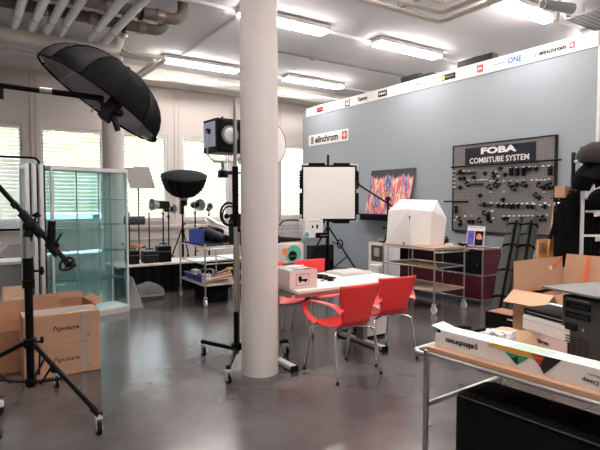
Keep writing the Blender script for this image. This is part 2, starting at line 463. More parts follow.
# conduits
def conduit(p0, p1, r, m, label):
    return tag(MB().cyl(p0, p1, r, seg=12).build('ceiling_conduit', m, smooth=True), label, 'conduit')
o = conduit((4.4, 8.45, CEIL - .02), (9.5, 8.45, CEIL - .02), .016, 'grey', 'thin grey conduit crossing the ceiling behind the near lamps')
MB().sph((6.0, 8.45, CEIL - .03), .04, (1.4, 1, .7)).build('junction_clip', 'grey', o)
conduit((3.70, 3.5, CEIL - .03), (3.70, 9.60, CEIL - .03), .035, 'ceil', 'pale grey conduit running from the far lamp towards the camera')
# lamps
def lamp(x0, x1, y, label):
    t = thing('ceiling_lamp', label, 'ceiling light', ((x0 + x1) / 2, y, CEIL), 0, 'ceiling lamps')
    L = (x1 - x0) / 2
    MB().bb(-L, L, -.14, .14, -.09, -.02, bev=.01).bb(-L * .8, L * .8, -.05, .05, -.02, 0).build('lamp_body', 'white', t)
    MB().bb(-L + .02, L - .02, -.12, .12, -.13, -.089, bev=.008).build('diffuser', 'lamp', t)
    return t
lamp(3.53, 5.13, 6.86, 'lit ceiling lamp whose left end hides behind the near column')
lamp(3.38, 5.05, 9.93, 'lit ceiling lamp between the brown pipes and the column')
lamp(6.22, 7.87, 9.87, 'lit ceiling lamp just right of the column, above the left wall end')
lamp(6.18, 7.8, 6.78, 'lit ceiling lamp in the middle, left of the heating tubes')
lamp(6.27, 7.7, 4.44, 'brightest lit ceiling lamp at top right over the wall strip')
for k, (x, y) in enumerate([(0.6, 4.4), (3.6, 4.4), (0.8, 1.4), (3.8, 1.4), (6.9, 1.4), (.6, -1.4), (3.8, -1.4), (9.6, 4.4), (9.6, 7)]):  # unseen lamps of the visible kind, added to light the room
    lamp(x - .8, x + .8, y, 'added unseen ceiling lamp of the same long kind beyond the edge of the photograph')
# heating tubes top right
t = thing('heating_tube_loop', 'cream nested heating tubes bending at a corner under the ceiling', 'heating pipe', (0, 0, 0))
for k in range(3):
    s = .26 * k; x, y, z = 5.98 - s, 5.17 - s, 4.2; q = .1
    MB().tube([(1.5, y, z), (x - q, y, z), (x - q * .3, y - q * .3, z), (x, y - q, z), (x, 1.5, z)], .038, seg=12).build('tube', 'beige', t, smooth=True)
b = MB()
for x in (5.2, 3.6): b.bb(x - .015, x + .015, 4.55, 5.3, 4.24, 4.26).cyl((x, 4.6, 4.25), (x, 4.6, CEIL), .008).cyl((x, 5.25, 4.25), (x, 5.25, CEIL), .008)
b.bb(5.35, 6.1, 4.2, 4.23, 4.24, 4.26).cyl((5.45, 4.215, 4.25), (5.45, 4.215, CEIL), .008)
b.build('hanger', 'steel', t)
# silver pipes top left and header
X6 = [.30, .755, .985, 1.19, 1.375, 1.80, 2.03]
for k, x in enumerate(X6):
    names = ['dark leftmost', 'second', 'third', 'fourth', 'fifth', 'sixth', 'rightmost']
    o = MB().cyl((x, 2.0, 4.1), (x - .03, 8.55, 4.1), .057, seg=20).build('ceiling_pipe', 'black' if k == 0 else 'zinc', smooth=True)
    tag(o, names[k] + ' of the seven parallel pipes hanging at top left', 'pipe', 'parallel pipes under the ceiling')
    b = MB()
    for yy in (4.0, 6.0, 8.0): b.tube([Vector((x - .03 * (yy - 2) / 6.55 + math.cos(a) * .062, yy, 4.1 + math.sin(a) * .062)) for a in [j * PI / 6 for j in range(12)]], .008, closed=True, seg=6).cyl((x, yy, 4.16), (x, yy, CEIL), .006, seg=6)
    b.build('pipe_hanger', 'steel', o)
o = MB().tube([(-2.8, 8.68, 4.02), (2.05, 8.68, 4.02), (2.2, 8.68, 4.05), (2.24, 8.68, 4.15), (2.24, 8.68, CEIL)], .085, seg=18).build('header_pipe', 'beige', smooth=True)
tag(o, 'thick beige header pipe across the ends of the parallel ceiling pipes', 'pipe')
for k, (y, z) in enumerate([(8.95, 4.1), (9.2, 4.1)]):
    x0 = 2.35 + .03 * k
    o = MB().tube([(x0, y, CEIL), (x0, y, z + .09), (x0 + .04, y, z + .02), (x0 + .12, y, z), (2.95 - .12 * k, y, z), (3.07 - .12 * k, y, z), (3.15 - .12 * k, y + .1, z), (3.15 - .12 * k, 10.9, z)], .04, seg=12).build('heating_pipe', 'beige', smooth=True)
    tag(o, ['front', 'rear'][k] + ' beige heating pipe bending below the ceiling right of the silver valve', 'pipe')
vv = onz(123, 34, 4.12)
t = thing('pipe_valve', 'round silver valve at the right end of the parallel ceiling pipes', 'valve', vv)
MB().sph((0, 0, 0), .075).build('valve_body', 'chrome', t, smooth=True)
MB().cyl((0, 0, .06), (0, 0, CEIL - vv.z), .015).build('valve_stem', 'steel', t)
# brown lagged pipes
for k, (px, py, lab) in enumerate([(183, 19, 'upper'), (164, 30, 'lower')]):
    e = onz(px, py, 4.22); e.z = 4.22
    o = MB().tube([(-2.8, e.y, 4.19)] + [(e.x - .16 + .16 * math.sin(R(q)), e.y, 4.35 - .16 * math.cos(R(q))) for q in range(0, 91, 10)] + [(e.x, e.y, CEIL)], .08, seg=18).build('lagged_pipe', 'brownpipe', smooth=True)
    tag(o, lab + ' brown insulated pipe elbowing into the ceiling', 'pipe', 'brown insulated pipes')
    for xx in (e.x - .35, e.x - 1.05, e.x - 1.7):
        MB().cyl((xx - .05, e.y, 4.19), (xx + .05, e.y, 4.19), .096, seg=20).build('clamp_band', 'copper', o, smooth=True)
    for xx in (e.x - .62,):
        MB().cyl((xx - .02, e.y, 4.19), (xx + .02, e.y, 4.19), .11, seg=20).cyl((xx, e.y, 4.3), (xx, e.y, CEIL), .01).build('flange', 'black', o, smooth=True)
tag(MB().bb(-2.5, 1.7, 6.3, 7.2, 4.22, CEIL - .01).build('painted_shade_box', 'black'), 'black box added as dark shade above the parallel pipes at top left', 'shade box')  # black box stands in for the dark shade behind the pipes
b = MB()
for y in (9.55, 9.85, 10.15): b.bb(-2.8, 2.0, y - .022, y + .022, 4.06, 4.10)
o = tag(b.build('radiant_panel', 'white'), 'ribbed ceiling panel with pale parallel strips at upper left', 'ceiling panel')
MB().bb(-2.8, 2.0, 9.45, 10.9, 4.10, 4.15).build('panel_sheet', 'ceil', o)
for y in (10.45, 10.62, 10.79):
    tag(MB().cyl((3.8, y, 4.2), (9.5, y, 4.2), .018, seg=10).build('ceiling_rod', 'white', smooth=True), {10.45: 'nearest', 10.62: 'middle', 10.79: 'farthest'}[y] + ' of three thin white rods below the ceiling by the windows', 'pipe', 'rods by the windows')
# cable tray and projector, top right
t = thing('perforated_cable_tray', 'grey perforated cable tray at the top right corner', 'cable tray', (0, 0, 0))
p0 = onz(566, 19, 4.2)
ty = p0.y
MB().bb(p0.x, p0.x + 2.2, ty - 1.5, ty, 4.2, 4.21).bb(p0.x, p0.x + 2.2, ty, ty + .01, 4.19, 4.27).bb(p0.x, p0.x + 2.2, ty - 1.5, ty - 1.51, 4.2, 4.27).build('tray', 'grey', t)
b = MB()
for i in range(30):
    for j in range(18): b.cyl((p0.x + .06 + i * .07, ty - .06 - j * .08, 4.198), (p0.x + .06 + i * .07, ty - .06 - j * .08, 4.2), .015, seg=8)
b.build('perforation', 'black', t)['kind'] = 'stuff'
MB().cyl((p0.x + .3, ty - .1, 4.2), (p0.x + .3, ty - .1, CEIL), .01).cyl((p0.x + 1.5, ty - .1, 4.2), (p0.x + 1.5, ty - .1, CEIL), .01).build('hanger', 'steel', t)
p1 = onz(556, 8, 4.16)
t = thing('ceiling_projector', 'dark grey spot projector hanging in front of the brightest lamp', 'spotlight', p1)
MB().cyl((-.20, .05, .02), (.26, -.08, .02), .06, .075, seg=20).build('housing', 'grey', t, smooth=True)
MB().cyl((-.23, .058, .02), (-.195, .048, .02), .068, seg=20).build('lens_ring', 'grey', t, smooth=True)
MB().cyl((-.236, .060, .02), (-.229, .058, .02), .052, seg=20).build('lens', 'ink', t)
MB().bb(-.03, .03, -.03, .03, -.16, -.05).bb(-.05, .05, -.02, .02, -.18, -.15).build('bracket', 'beige', t)
MB().cyl((.05, -.02, .1), (.05, -.02, CEIL - p1.z), .02).build('stem', 'grey', t)
# lettering strip on the wall
SX = WALL_X - .0135
def strip_pt(px, off=0):   # middle of the white strip at that column of the photograph
    r = ray(px, 100); k = WALL_X / r.x; return r.y * k
YD, ZD = Vector((0, -1, 0)), Vector((0, 0, 1))
def sticker(px, wd, hg, m, label, txt=None, tm='paper', name='logo_sticker'):
    y = strip_pt(px)
    t = thing(name, label, 'sign', (SX, y, 3.795), 0)
    if m:
        MB().bb(-.003, .001, -wd / 2, wd / 2, -hg / 2, hg / 2).build('plate', m, t)
    if txt:
        text(txt, (-.0045, 0, 0), YD, ZD, wd * (.8 if m else 1), hg * (.45 if m else 1), tm, t, bold=.035)
    return t
sticker(320.5, .26, .12, 'blackp', 'dark red and black logo plate, first on the wall strip', 'IIII', 'redp')
sticker(334, .28, .018, 'greyp', 'faint grey line of lettering on the wall strip near its far end')
t = sticker(348, .15, .15, None, 'square outlined logo on the white wall strip')
MB().bb(-.003, 0, -.085, .085, -.085, -.06).bb(-.003, 0, -.085, -.06, -.06, .08).bb(-.003, 0, .06, .085, -.06, .08).build('plate', 'ink', t)
MB().bb(-.003, 0, -.035, .035, -.01, .06).build('inner_mark', 'greyp', t)
sticker(363, .32, .09, None, 'small dark word next to the square outline logo', 'Tamron', 'ink')
sticker(383, .26, .12, 'ink', 'black rectangular logo plate with white mark on strip', 'MMX')
t = sticker(402, .10, .10, None, 'pale grey round logo left of the three spaced grey capitals')
MB().tube(ngon((0, 0, 0), .05, 16, 0), .006, closed=True, seg=4).build('ring', 'greyp', t)
sticker(421.5, .26, .085, None, 'three spaced grey capital letters on the white wall strip', 'MPX', 'greyp')
t = sticker(448.5, .32, .11, 'ink', 'dark bar logo plate with a gold square at its left')
MB().bb(-.005, -.003, .08, .15, -.04, .04).build('gold_square', 'yellowp', t)
text('PHOTO', (-.005, -.03, 0), YD, ZD, .18, .04, 'greyp', t)
sticker(480, .12, .12, 'redp', 'red square logo plate in the middle of strip', 'JB')
sticker(499, .22, .016, 'greyp', 'faint pale line of lettering between red square and blue letters')
sticker(514.5, .24, .10, None, 'bold blue capital letters on the white wall strip', 'ONE', 'bluepr')
t = sticker(552, .42, .075, None, 'black lettering with a small red cross plate on right end of strip', 'elinchrom', 'ink')
MB().bb(-.003, 0, -.33, -.25, -.045, .045).build('red_cross_plate', 'redp', t)
MB().bb(-.005, -.003, -.30, -.28, -.03, .03).bb(-.005, -.003, -.32, -.26, -.01, .01).build('cross', 'paper', t)
MB().bb(-.003, 0, .25, .29, -.045, .045).build('bar_mark', 'greyp', t)
# items lying on top of the partition
for px, ln, lab in [(409, .50, 'black flat case lying on top of the blue wall, left one'), (425, .30, 'small dark case beside the left one on top of wall'), (473, .72, 'black flat case lying on top of the blue wall, right one')]:
    y = strip_pt(px)
    t = thing('black_case', lab, 'case', (WALL_X + .1, y, 3.905))
    MB().bb(-.09, .09, -ln / 2, ln / 2, 0, .12 if ln > .4 else .07, bev=.01).build('shell', 'dark', t)
    MB().bb(-.05, .05, -.08, .08, .12 if ln > .4 else .07, .135 if ln > .4 else .085).build('handle', 'black', t)
# big sign "elinchrom"
a = onx(309, 141, WALL_X); bq = onx(348.5, 134, WALL_X)
t = thing('wall_sign', 'white sign with black lettering and red cross plate on the blue wall', 'sign', (WALL_X - .012, (a.y + bq.y) / 2, 3.075))
W = a.y - bq.y
MB().bb(0, .012, -W / 2, W / 2, -.135, .135).build('panel', 'white', t)
text('elinchrom', (-.002, .04, -.005), YD, ZD, W * .58, .17, 'ink', t, bold=.03)
MB().bb(-.003, 0, -W * .47, -W * .36, -.09, .09).build('red_plate', 'redp', t)
MB().bb(-.005, -.003, -W * .415 - .02, -W * .415 + .02, -.06, .06).bb(-.005, -.003, -W * .415 - .06, -W * .415 + .06, -.02, .02).build('cross', 'paper', t)
MB().bb(-.003, 0, W * .36, W * .43, -.09, .09).build('bar_mark', 'greyp', t)

# pegboard
PY0, PY1, PZ0, PZ1 = 4.14, 5.99, 1.035, 2.51
t = thing('pegboard', 'grey perforated metal board with a dark lettered sign on the blue wall', 'tool board', (WALL_X, 0, 0))
PX = -.05
MB().bb(PX, -.001, PY0, PY1, PZ0, PZ1).build('board', 'pegb', t)
MB().bb(PX - .01, 0, PY0 - .02, PY0, PZ0 - .02, PZ1 + .02).bb(PX - .01, 0, PY1, PY1 + .02, PZ0 - .02, PZ1 + .02).bb(PX - .01, 0, PY0, PY1, PZ0 - .02, PZ0).bb(PX - .01, 0, PY0, PY1, PZ1, PZ1 + .02).build('edge_frame', 'dark', t)
MB().bb(PX - .012, PX, 4.44, 5.74, 2.16, 2.46).build('sign_panel', 'navy', t)
text('FOBA', (PX - .014, 5.10, 2.385), YD, ZD, .66, .11, 'paper', t, bold=.05)
text('COMBITUBE SYSTEM', (PX - .014, 5.09, 2.232), YD, ZD, 1.10, .095, 'paper', t, bold=.015)
BX = WALL_X + PX
def wpt(px, py): return onx(px, py, BX)
for i, (ax_, ay, bx, by) in enumerate([(453, 167.5, 563, 160), (446, 201.5, 470, 200)]):
    p, q = wpt(ax_, ay), wpt(bx, by)
    b = MB().cyl((BX - .05, p.y, p.z), (BX - .05, q.y, p.z), .014, seg=10)
    o = tag(b.build('support_tube', 'black', smooth=True), ['long black tube spanning the whole pegboard under the sign', 'short black tube sticking out left of the pegboard'][i], 'tube')
    MB().cyl((BX, p.y + (q.y - p.y) * .3, p.z), (BX - .05, p.y + (q.y - p.y) * .3, p.z), .012).cyl((BX, p.y + (q.y - p.y) * .8, p.z), (BX - .05, p.y + (q.y - p.y) * .8, p.z), .012).build('bracket', 'black', o)
hooks = [(455, 171), (455, 175), (455, 179), (455, 183), (455, 187)] + [(x, 180.5 - (x - 470) * .05) for x in (470, 475, 479, 482, 485, 488)] + [(497, 172), (499, 176), (505, 192), (492, 203), (498, 203)]
hooks += [(x, 204 - (x - 500) * .02) for x in (503, 508, 513, 518, 523, 528, 534, 546)] + [(x, 216 - (x - 500) * .01) for x in (505, 510, 515, 520, 525, 529, 533, 541, 548)] + [(x, 168 - (x - 512) * .06) for x in (512, 518, 525, 531, 537, 544, 550)] + [(512, 181), (518, 181), (525, 180), (533, 180), (542, 180), (550, 179), (492, 181), (496, 181), (500, 182), (505, 181), (538, 180), (546, 180), (492, 192), (545, 192), (535, 204), (541, 205), (550, 205), (465, 171), (470, 171), (466, 216), (473, 216), (458, 217), (493, 211), (494, 218), (456, 220)]
for x, y in hooks:
    p = wpt(x, y)
    MB().cyl((PX, p.y, p.z), (PX - .05, p.y, p.z), .011, seg=8).build('hook', 'white', t)
def clamp_mesh(kind, parent):
    if kind == 0:
        MB().bb(-.05, 0, -.022, .022, -.05, .0, bev=.005).build('jaw', 'black', parent)
        MB().cyl((-.03, -.05, -.04), (-.03, .05, -.04), .009).cyl((-.03, .05, -.055), (-.03, .05, -.02), .008).build('screw_handle', 'dark', parent, smooth=True)
        MB().cyl((-.03, 0, -.045), (-.03, 0, -.075), .018).build('socket', 'black', parent, smooth=True)
    elif kind == 1:
        MB().tube([(-.03, .02, 0), (-.04, .07, -.03), (-.05, .06, -.09), (-.04, -.02, -.11)], .016, smooth=3).build('arm', 'black', parent, smooth=True)
        MB().sph((-.04, -.03, -.10), .034).sph((-.035, .03, -.01), .03).build('knob', 'black', parent, smooth=True)
        MB().cyl((0, .02, .0), (-.04, .02, 0), .012).build('pin', 'dark', parent)
    else:
        MB().bb(-.045, 0, -.035, .035, -.16, -.01, bev=.012).build('body', 'black', parent)
        MB().cyl((-.045, 0, -.04), (-.07, 0, -.04), .02).cyl((-.045, 0, -.11), (-.065, 0, -.11), .015).build('knob', 'dark', parent, smooth=True)
        MB().cyl((0, 0, -.02), (-.02, 0, .0), .01).build('pin', 'dark', parent)
rows = {
 'top': [(461, 171, 0), (461, 178, 0), (465, 178, 0), (461, 187, 0), (475, 177, 0), (486, 173, 0), (495, 172.5, 0), (495, 176, 0), (501, 168, 0), (506, 174, 0), (512, 168, 2), (518, 168, 2), (524, 168, 2), (527, 168, 0), (531, 168, 0), (537, 168, 0), (551, 167, 2)],
 'second': [(469, 183, 1), (491, 186, 1), (497, 184, 1), (499, 181, 1), (512, 183, 1), (515, 187, 1), (518, 184, 0), (525, 183, 1), (527, 185, 0), (541, 184, 1), (545, 187, 0), (549, 185, 1), (553, 184, 1), (538, 194, 1), (481, 195, 0), (540, 197, 0)],
 'third': [(504, 199, 0), (485, 204, 0), (499, 205, 0), (504, 205, 0), (509, 205, 0), (512, 206, 0), (514, 205, 0), (519, 205, 0), (529, 206, 0), (533, 206, 0), (546, 206, 0), (457, 207, 0), (457, 211, 0)],
 'bottom': [(461, 218, 1), (461, 224, 0), (470, 221, 0), (474, 221, 0), (481, 219, 1), (486, 212, 1), (489, 213, 2), (491, 219, 1), (505, 218, 0), (509, 218, 0), (514, 218, 0), (519, 217, 1), (524, 218, 0), (529, 218, 1), (533, 217, 1), (540, 217, 1), (545, 217, 1)]}
rname = {'top': 'in the top row, just under the sign of the pegboard', 'second': 'in the second row of the pegboard', 'third': 'in the third row of the pegboard', 'bottom': 'in the bottom row of the pegboard'}
knd = ['small black clamp hanging ', 'curved black bracket hanging ', 'long black clamp block hanging ']
for rn, lst in rows.items():
    first = {}
    for x, y, k in lst:
        sc_ = .66 if k == 1 else .9
        p = wpt(x, y); loc = Vector((BX, p.y, p.z + .02))
        lab = knd[k] + rname[rn]
        if k not in first:
            q = thing('tube_clamp', lab, 'clamp', loc, 0, ['small clamps', 'curved brackets', 'long clamp blocks'][k] + ' on the pegboard, ' + rn + ' row')
            clamp_mesh(k, q); first[k] = q; q.scale = (sc_,) * 3
        else: dup(first[k], loc)
for i, (x0, x1, y, lab) in enumerate([(457, 477, 174, 'black rod hanging level near the upper left of the pegboard'), (472, 484, 184.5, 'thin black rod right of the ball bracket on pegboard'), (480, 495, 205, 'thin black rod in the middle of the pegboard')]):
    p, q = wpt(x0, y), wpt(x1, y)
    tag(MB().cyl((BX - .035, p.y, p.z), (BX - .035, q.y, p.z), .012, seg=8).cyl((BX, (p.y + q.y) / 2, p.z), (BX - .035, (p.y + q.y) / 2, p.z), .012, seg=8).build('support_rod', 'black', smooth=True), lab, 'rod')

# painting leaning on the wall
TL, BL, TR, BR = onx(372, 170.5, 7.36), onx(371, 214, 7.12), onx(417.5, 166, 7.36), onx(413, 215, 7.12)
t = thing('canvas_painting', 'bright abstract canvas of pink, orange and blue streaks against blue wall', 'painting', (7.24, 7.6, 1.30))
org = Vector(t.location)
zh = 2.20; zl = 1.29
q = MB().poly([Vector((7.20, 8.20, zl)) - org, Vector((7.20, 7.02, zl)) - org, Vector((7.355, 6.93, zh)) - org, Vector((7.355, 8.17, zh)) - org], .025, (.97, 0, -.15))
q.build('canvas', 'art', t)
MB().box((.03, 0, .42), (.02, 1.1, .03)).box((.0, 0, .03), (.03, 1.1, .03)).build('stretcher', 'wood', t)
t = thing('wall_shelf', 'narrow black shelf under the abstract painting', 'shelf', (7.2, 7.75, 1.20))
MB().bb(-.22, .2, -.45, .75, .06, .085).build('board', 'black', t)
MB().bb(-.1, .2, -.5, .5, -.05, .06).build('bracket', 'black', t)

# ================================================================== OBJECTS
# ---- shared builders
def caster(parent, p, r=.045, m='rubber', fork='alu', rz=0):
    x, y = p
    f = MB().cyl((x, y, 2 * r + .035), (x, y, 2 * r + .075), .012, seg=12).bb(x - .02, x - .016, y - .022, y + .022, r - .012, 2 * r + .03).bb(x + .016, x + .02, y - .022, y + .022, r - .012, 2 * r + .03).bb(x - .022, x + .022, y - .024, y + .024, 2 * r + .026, 2 * r + .036).build('caster', fork, parent)
    MB().cyl((x - .013, y, r), (x + .013, y, r), r, seg=22).build('wheel', m, f, smooth=True)
    MB().cyl((x - .016, y, r), (x + .016, y, r), r * .45, seg=14).build('hub', fork, f, smooth=True)
    return f
def light_stand(name, label, loc, h, reach=.42, rz=0, m='black', r=.014, group=None, knee=.55, nb=3, legh=.55):
    t = thing(name, label, 'light stand', loc, rz, group)
    MB().cyl((0, 0, .12), (0, 0, legh + .15), r * 1.3).build('lower_column', m, t, smooth=True)
    MB().cyl((0, 0, legh + .1), (0, 0, h), r, seg=12).build('pole', m, t, smooth=True)
    MB().cyl((0, 0, legh - .03), (0, 0, legh + .03), r * 2.2).cyl((0, 0, .16), (0, 0, .2), r * 2).build('collar', m, t, smooth=True)
    MB().cyl((0, 0, legh + .14), (r * 3.5, 0, legh + .14), r * .6).sph((r * 4, 0, legh + .14), r * 1.2).build('knob', m, t, smooth=True)
    for k in range(nb):
        a = 2 * PI * k / nb; cx, sy = math.cos(a), math.sin(a)
        lg = MB().cyl((cx * r * 1.6, sy * r * 1.6, legh), (cx * reach, sy * reach, .012), r * .75, seg=8).build('leg', m, t, smooth=True)
        MB().sph((cx * reach, sy * reach, .012), r).build('foot', 'rubber', lg, smooth=True)
        MB().cyl((cx * r, sy * r, .18), (cx * reach * .52, sy * reach * .52, legh * .48 + .006), r * .5, seg=6).build('brace', m, t)
    return t
def writing(txt, *a, **k): return text(txt, *a, **k)
X_, Y_, Z_ = Vector((1, 0, 0)), Vector((0, 1, 0)), Vector((0, 0, 1))

# ---- red chairs
def red_chair(label):
    t = thing('red_shell_chair', label, 'chair', (0, 0, 0), 0, 'red shell chairs around the table')
    prof = [(.235, .430), (.215, .447), (.12, .452), (0, .440), (-.10, .436), (-.165, .452), (-.205, .50), (-.222, .56), (-.236, .64), (-.252, .73), (-.272, .825)]
    wid = [.175, .205, .228, .232, .215, .175, .155, .165, .19, .212, .222]
    def fn(u, v):
        s = u * (len(prof) - 1); i = min(int(s), len(prof) - 2); f = s - i
        f2 = f * f * (3 - 2 * f)
        y = prof[i][0] * (1 - f) + prof[i + 1][0] * f; z = prof[i][1] * (1 - f) + prof[i + 1][1] * f
        w_ = wid[i] * (1 - f2) + wid[i + 1] * f2
        k = (v - .5) * 2
        back = max(0, min(1, (z - .45) / .12))
        return (k * w_, y + back * .03 * k * k, z + (1 - back) * .018 * k * k)
    MB().grid(fn, 40, 14).build('shell', 'red', t, smooth='all', solid=.011)
    for s in (-1, 1):
        pts = [Vector((s * x, y, z)) for x, y, z in [(.185, -.225, .600), (.225, -.17, .650), (.268, -.05, .668), (.288, .09, .664), (.290, .165, .635), (.283, .185, .58), (.262, .15, .515), (.224, .09, .462)]]
        pp = spline(pts, 6)
        b = MB(); rr = []
        for i, p in enumerate(pp):
            tt = (pp[min(i + 1, len(pp) - 1)] - pp[max(i - 1, 0)]).normalized()
            a = i / (len(pp) - 1)
            side = Vector((1, 0, 0)) if .12 < a < .85 else Vector((1, 0, 0))
            side = (Vector((s, 0, 0)) - tt * tt.x * s).normalized(); nn = tt.cross(side)
            hw = .024 + .020 * max(0, 1 - a * 5) + .014 * max(0, a * 5 - 4)
            rr.append([b.bm.verts.new(p + side * hw * q1 + nn * .005 * q2) for q1, q2 in ((-1, -1), (1, -1), (1, 1), (-1, 1))])
        for A, B in zip(rr, rr[1:]):
            for k in range(4): b.bm.faces.new((A[k], A[(k + 1) % 4], B[(k + 1) % 4], B[k]))
        b.bm.faces.new(rr[0]); b.bm.faces.new(rr[-1])
        b.build('armrest', 'red', t, smooth=True, bevel=.003)
    for sx in (-1, 1):
        for sy in (-1, 1):
            lg = MB().tube([Vector(q) for q in [(sx * .06, sy * .07, .425), (sx * .16, sy * .13, .424), (sx * .208, sy * .168, .405), (sx * .222, sy * .185, .36), (sx * .245, sy * .245, .01)]], .0105, smooth=5, seg=10).build('leg', 'chrome', t, smooth='all')
            MB().cyl((sx * .245, sy * .245, 0), (sx * .2445, sy * .2435, .025), .0135, seg=12).build('foot', 'rubber', lg, smooth=True)
    MB().cyl((0, 0, .418), (0, 0, .432), .09).bb(-.13, .13, -.012, .012, .416, .428).build('seat_plate', 'steel', t, smooth=True)
    return t
ch = red_chair('nearest red chair with armrests, back turned to the camera at the table front')
ch.location = (2.825, 3.515, 0); ch.rotation_euler.z = R(0)
dup(ch, (3.44, 3.66, 0), R(-6), 'red chair right of the nearest one, at the right end of the table front')
dup(ch, (3.53, 4.82, 0), R(176), 'red chair behind the table, backrest showing beside the printed carton')
dup(ch, (2.93, 4.78, 0), R(184), 'red chair mostly hidden by the column, only its seat edge under the table')

# ---- table
t = thing('work_table', 'long white table on T shaped legs with red chairs around it', 'table', (2.9, 4.12, 0))
MB().bb(-.44, .93, -.42, .42, .712, .74).build('tabletop', 'table', t, bevel=.003)
MB().bb(-.38, .76, -.33, -.29, .655, .711).build('apron', 'pink', t); MB().bb(-.38, .76, .29, .33, .655, .711).build('apron', 'pink', t)
for x, in ((-.43,), (.68,)):
    lg = MB().bb(x - .03, x + .03, -.06, .06, .05, .655, bev=.004).bb(x - .02, x + .02, -.29, .29, .66, .70).build('leg', 'grey', t)
    MB().bb(x - .035, x + .035, -.36, .36, .012, .05, bev=.006).build('foot_bar', 'alu', lg)
    MB().bb(x - .037, x + .037, -.375, -.355, 0, .052).bb(x - .037, x + .037, .355, .375, 0, .052).build('end_cap', 'rubber', lg)
# striped cabinet below the table
p = onz(383, 337)
t = thing('under_desk_unit', 'white unit with black stripes standing under the right end of the table', 'cabinet', (3.81, 4.42, 0))
MB().bb(-.10, .22, -.22, .22, .03, .34, bev=.004).build('body', 'white', t)
MB().bb(-.107, -.10, -.20, -.12, .04, .32).bb(-.107, -.10, -.08, -.02, .04, .32).bb(-.107, -.10, .04, .12, .04, .32).build('stripe', 'ink', t)
MB().bb(-.09, .2, -.2, .2, 0, .03).build('plinth', 'rubber', t)
# carton on the table
a = onz(281, 292.5, .74); 
t = thing('printed_carton', 'pale pink open carton with a black printed label on the table', 'carton', (2.60, 3.99, .74), R(-3))
w_, d_, h_ = .15, .20, .17
b = MB().bb(-w_, w_, -d_, -d_ + .006, 0, h_).bb(-w_, w_, d_ - .006, d_, 0, h_).bb(-w_, -w_ + .006, -d_, d_, 0, h_).bb(w_ - .006, w_, -d_, d_, 0, h_).bb(-w_, w_, -d_, d_, 0, .006)
b.build('carton_body', 'pink', t)
MB().bb(-.08, .06, -d_ - .002, -d_, .03, .135).build('label_border', 'redp', t)
MB().bb(-.075, .055, -d_ - .003, -d_ - .001, .035, .13).build('label_field', 'pink', t)
MB().bb(-.055, -.02, -d_ - .005, -d_ - .002, .075, .115).bb(-.02, .04, -d_ - .005, -d_ - .002, .068, .088).cyl((-.035, -d_ - .005, .07), (-.035, -d_ - .002, .07), .012).cyl((.02, -d_ - .005, .068), (.02, -d_ - .002, .068), .012).build('label_mark', 'ink', t)
b = MB()
for k in range(6): b.box((-.04 + k * .014, -.04 + (k % 2) * .07, .145 + k * .006), (.15, .17, .004), Matrix.Rotation(R(k * 13 - 30), 3, 'Z') @ Matrix.Rotation(R(8 - k * 3), 3, 'X'))
tag(b.build('paper_sheets', 'paper'), 'loose white papers heaped in the pale pink carton', 'papers', kind='stuff').location = (2.60, 3.99, .74)
# cable and things on table
def drop(px, py, z=.74): v = onz(px, py, z); v.z = z; return v
p = drop(322, 278)
t = thing('desk_phone', 'small black handset device on the table beside the pink carton', 'phone', p, R(20))
MB().bb(-.07, .07, -.05, .05, 0, .025, bev=.008).build('base', 'ink', t); MB().bb(-.08, -.03, -.055, .055, .025, .05, bev=.01).build('handset', 'dark', t)
MB().bb(0, .05, -.03, .03, .025, .029).build('keypad', 'grey', t)
p = drop(328, 281)
t = thing('cable_coil', 'black cable end lying between the handset and the camera strap', 'cable', p)
MB().tube([(-.06, 0, .01), (0, .05, .01), (.06, .02, .01), (.03, -.04, .01), (-.03, -.03, .012)], .007, smooth=5).build('cable_loop', 'rubber', t, smooth='all')
MB().cyl((-.06, 0, .01), (-.10, -.01, .01), .01).build('plug', 'chrome', t)
p = drop(337, 279)
t = thing('camera_strap', 'black strap folded in a V on the table before the grey cloth', 'strap', p, R(10))
MB().box((0, 0, .015), (.26, .04, .012), Matrix.Rotation(R(-30), 3, 'Z')).build('band', 'cloth', t)
MB().box((-.02, .06, .015), (.2, .04, .012), Matrix.Rotation(R(-62), 3, 'Z')).sph((-.04, .13, .02), .03, (1, 1, .6)).build('buckle_end', 'ink', t)
p = Vector((3.42, 4.15, .74))
t = thing('folded_cloth', 'folded white and grey cloth lying flat on the table', 'cloth', p, R(0))
def fold(w, d, z, h, s):
    def fn(u, v):
        x = (u - .5) * w; y = (v - .5) * d
        e = min(u, 1 - u, v, 1 - v); e = min(1, e * 14)
        return (x, y, z + h * math.sqrt(e) + .004 * math.sin(x * 23 + s) * math.cos(y * 17 + s) * e)
    return MB().grid(fn, 30, 20)
fold(.52, .42, .0, .032, 1).bb(-.255, .255, -.205, .205, 0, .004).build('lower_fold', 'white', t, smooth='all')
fold(.42, .34, .032, .028, 3).build('upper_fold', 'taupe', t, smooth='all')

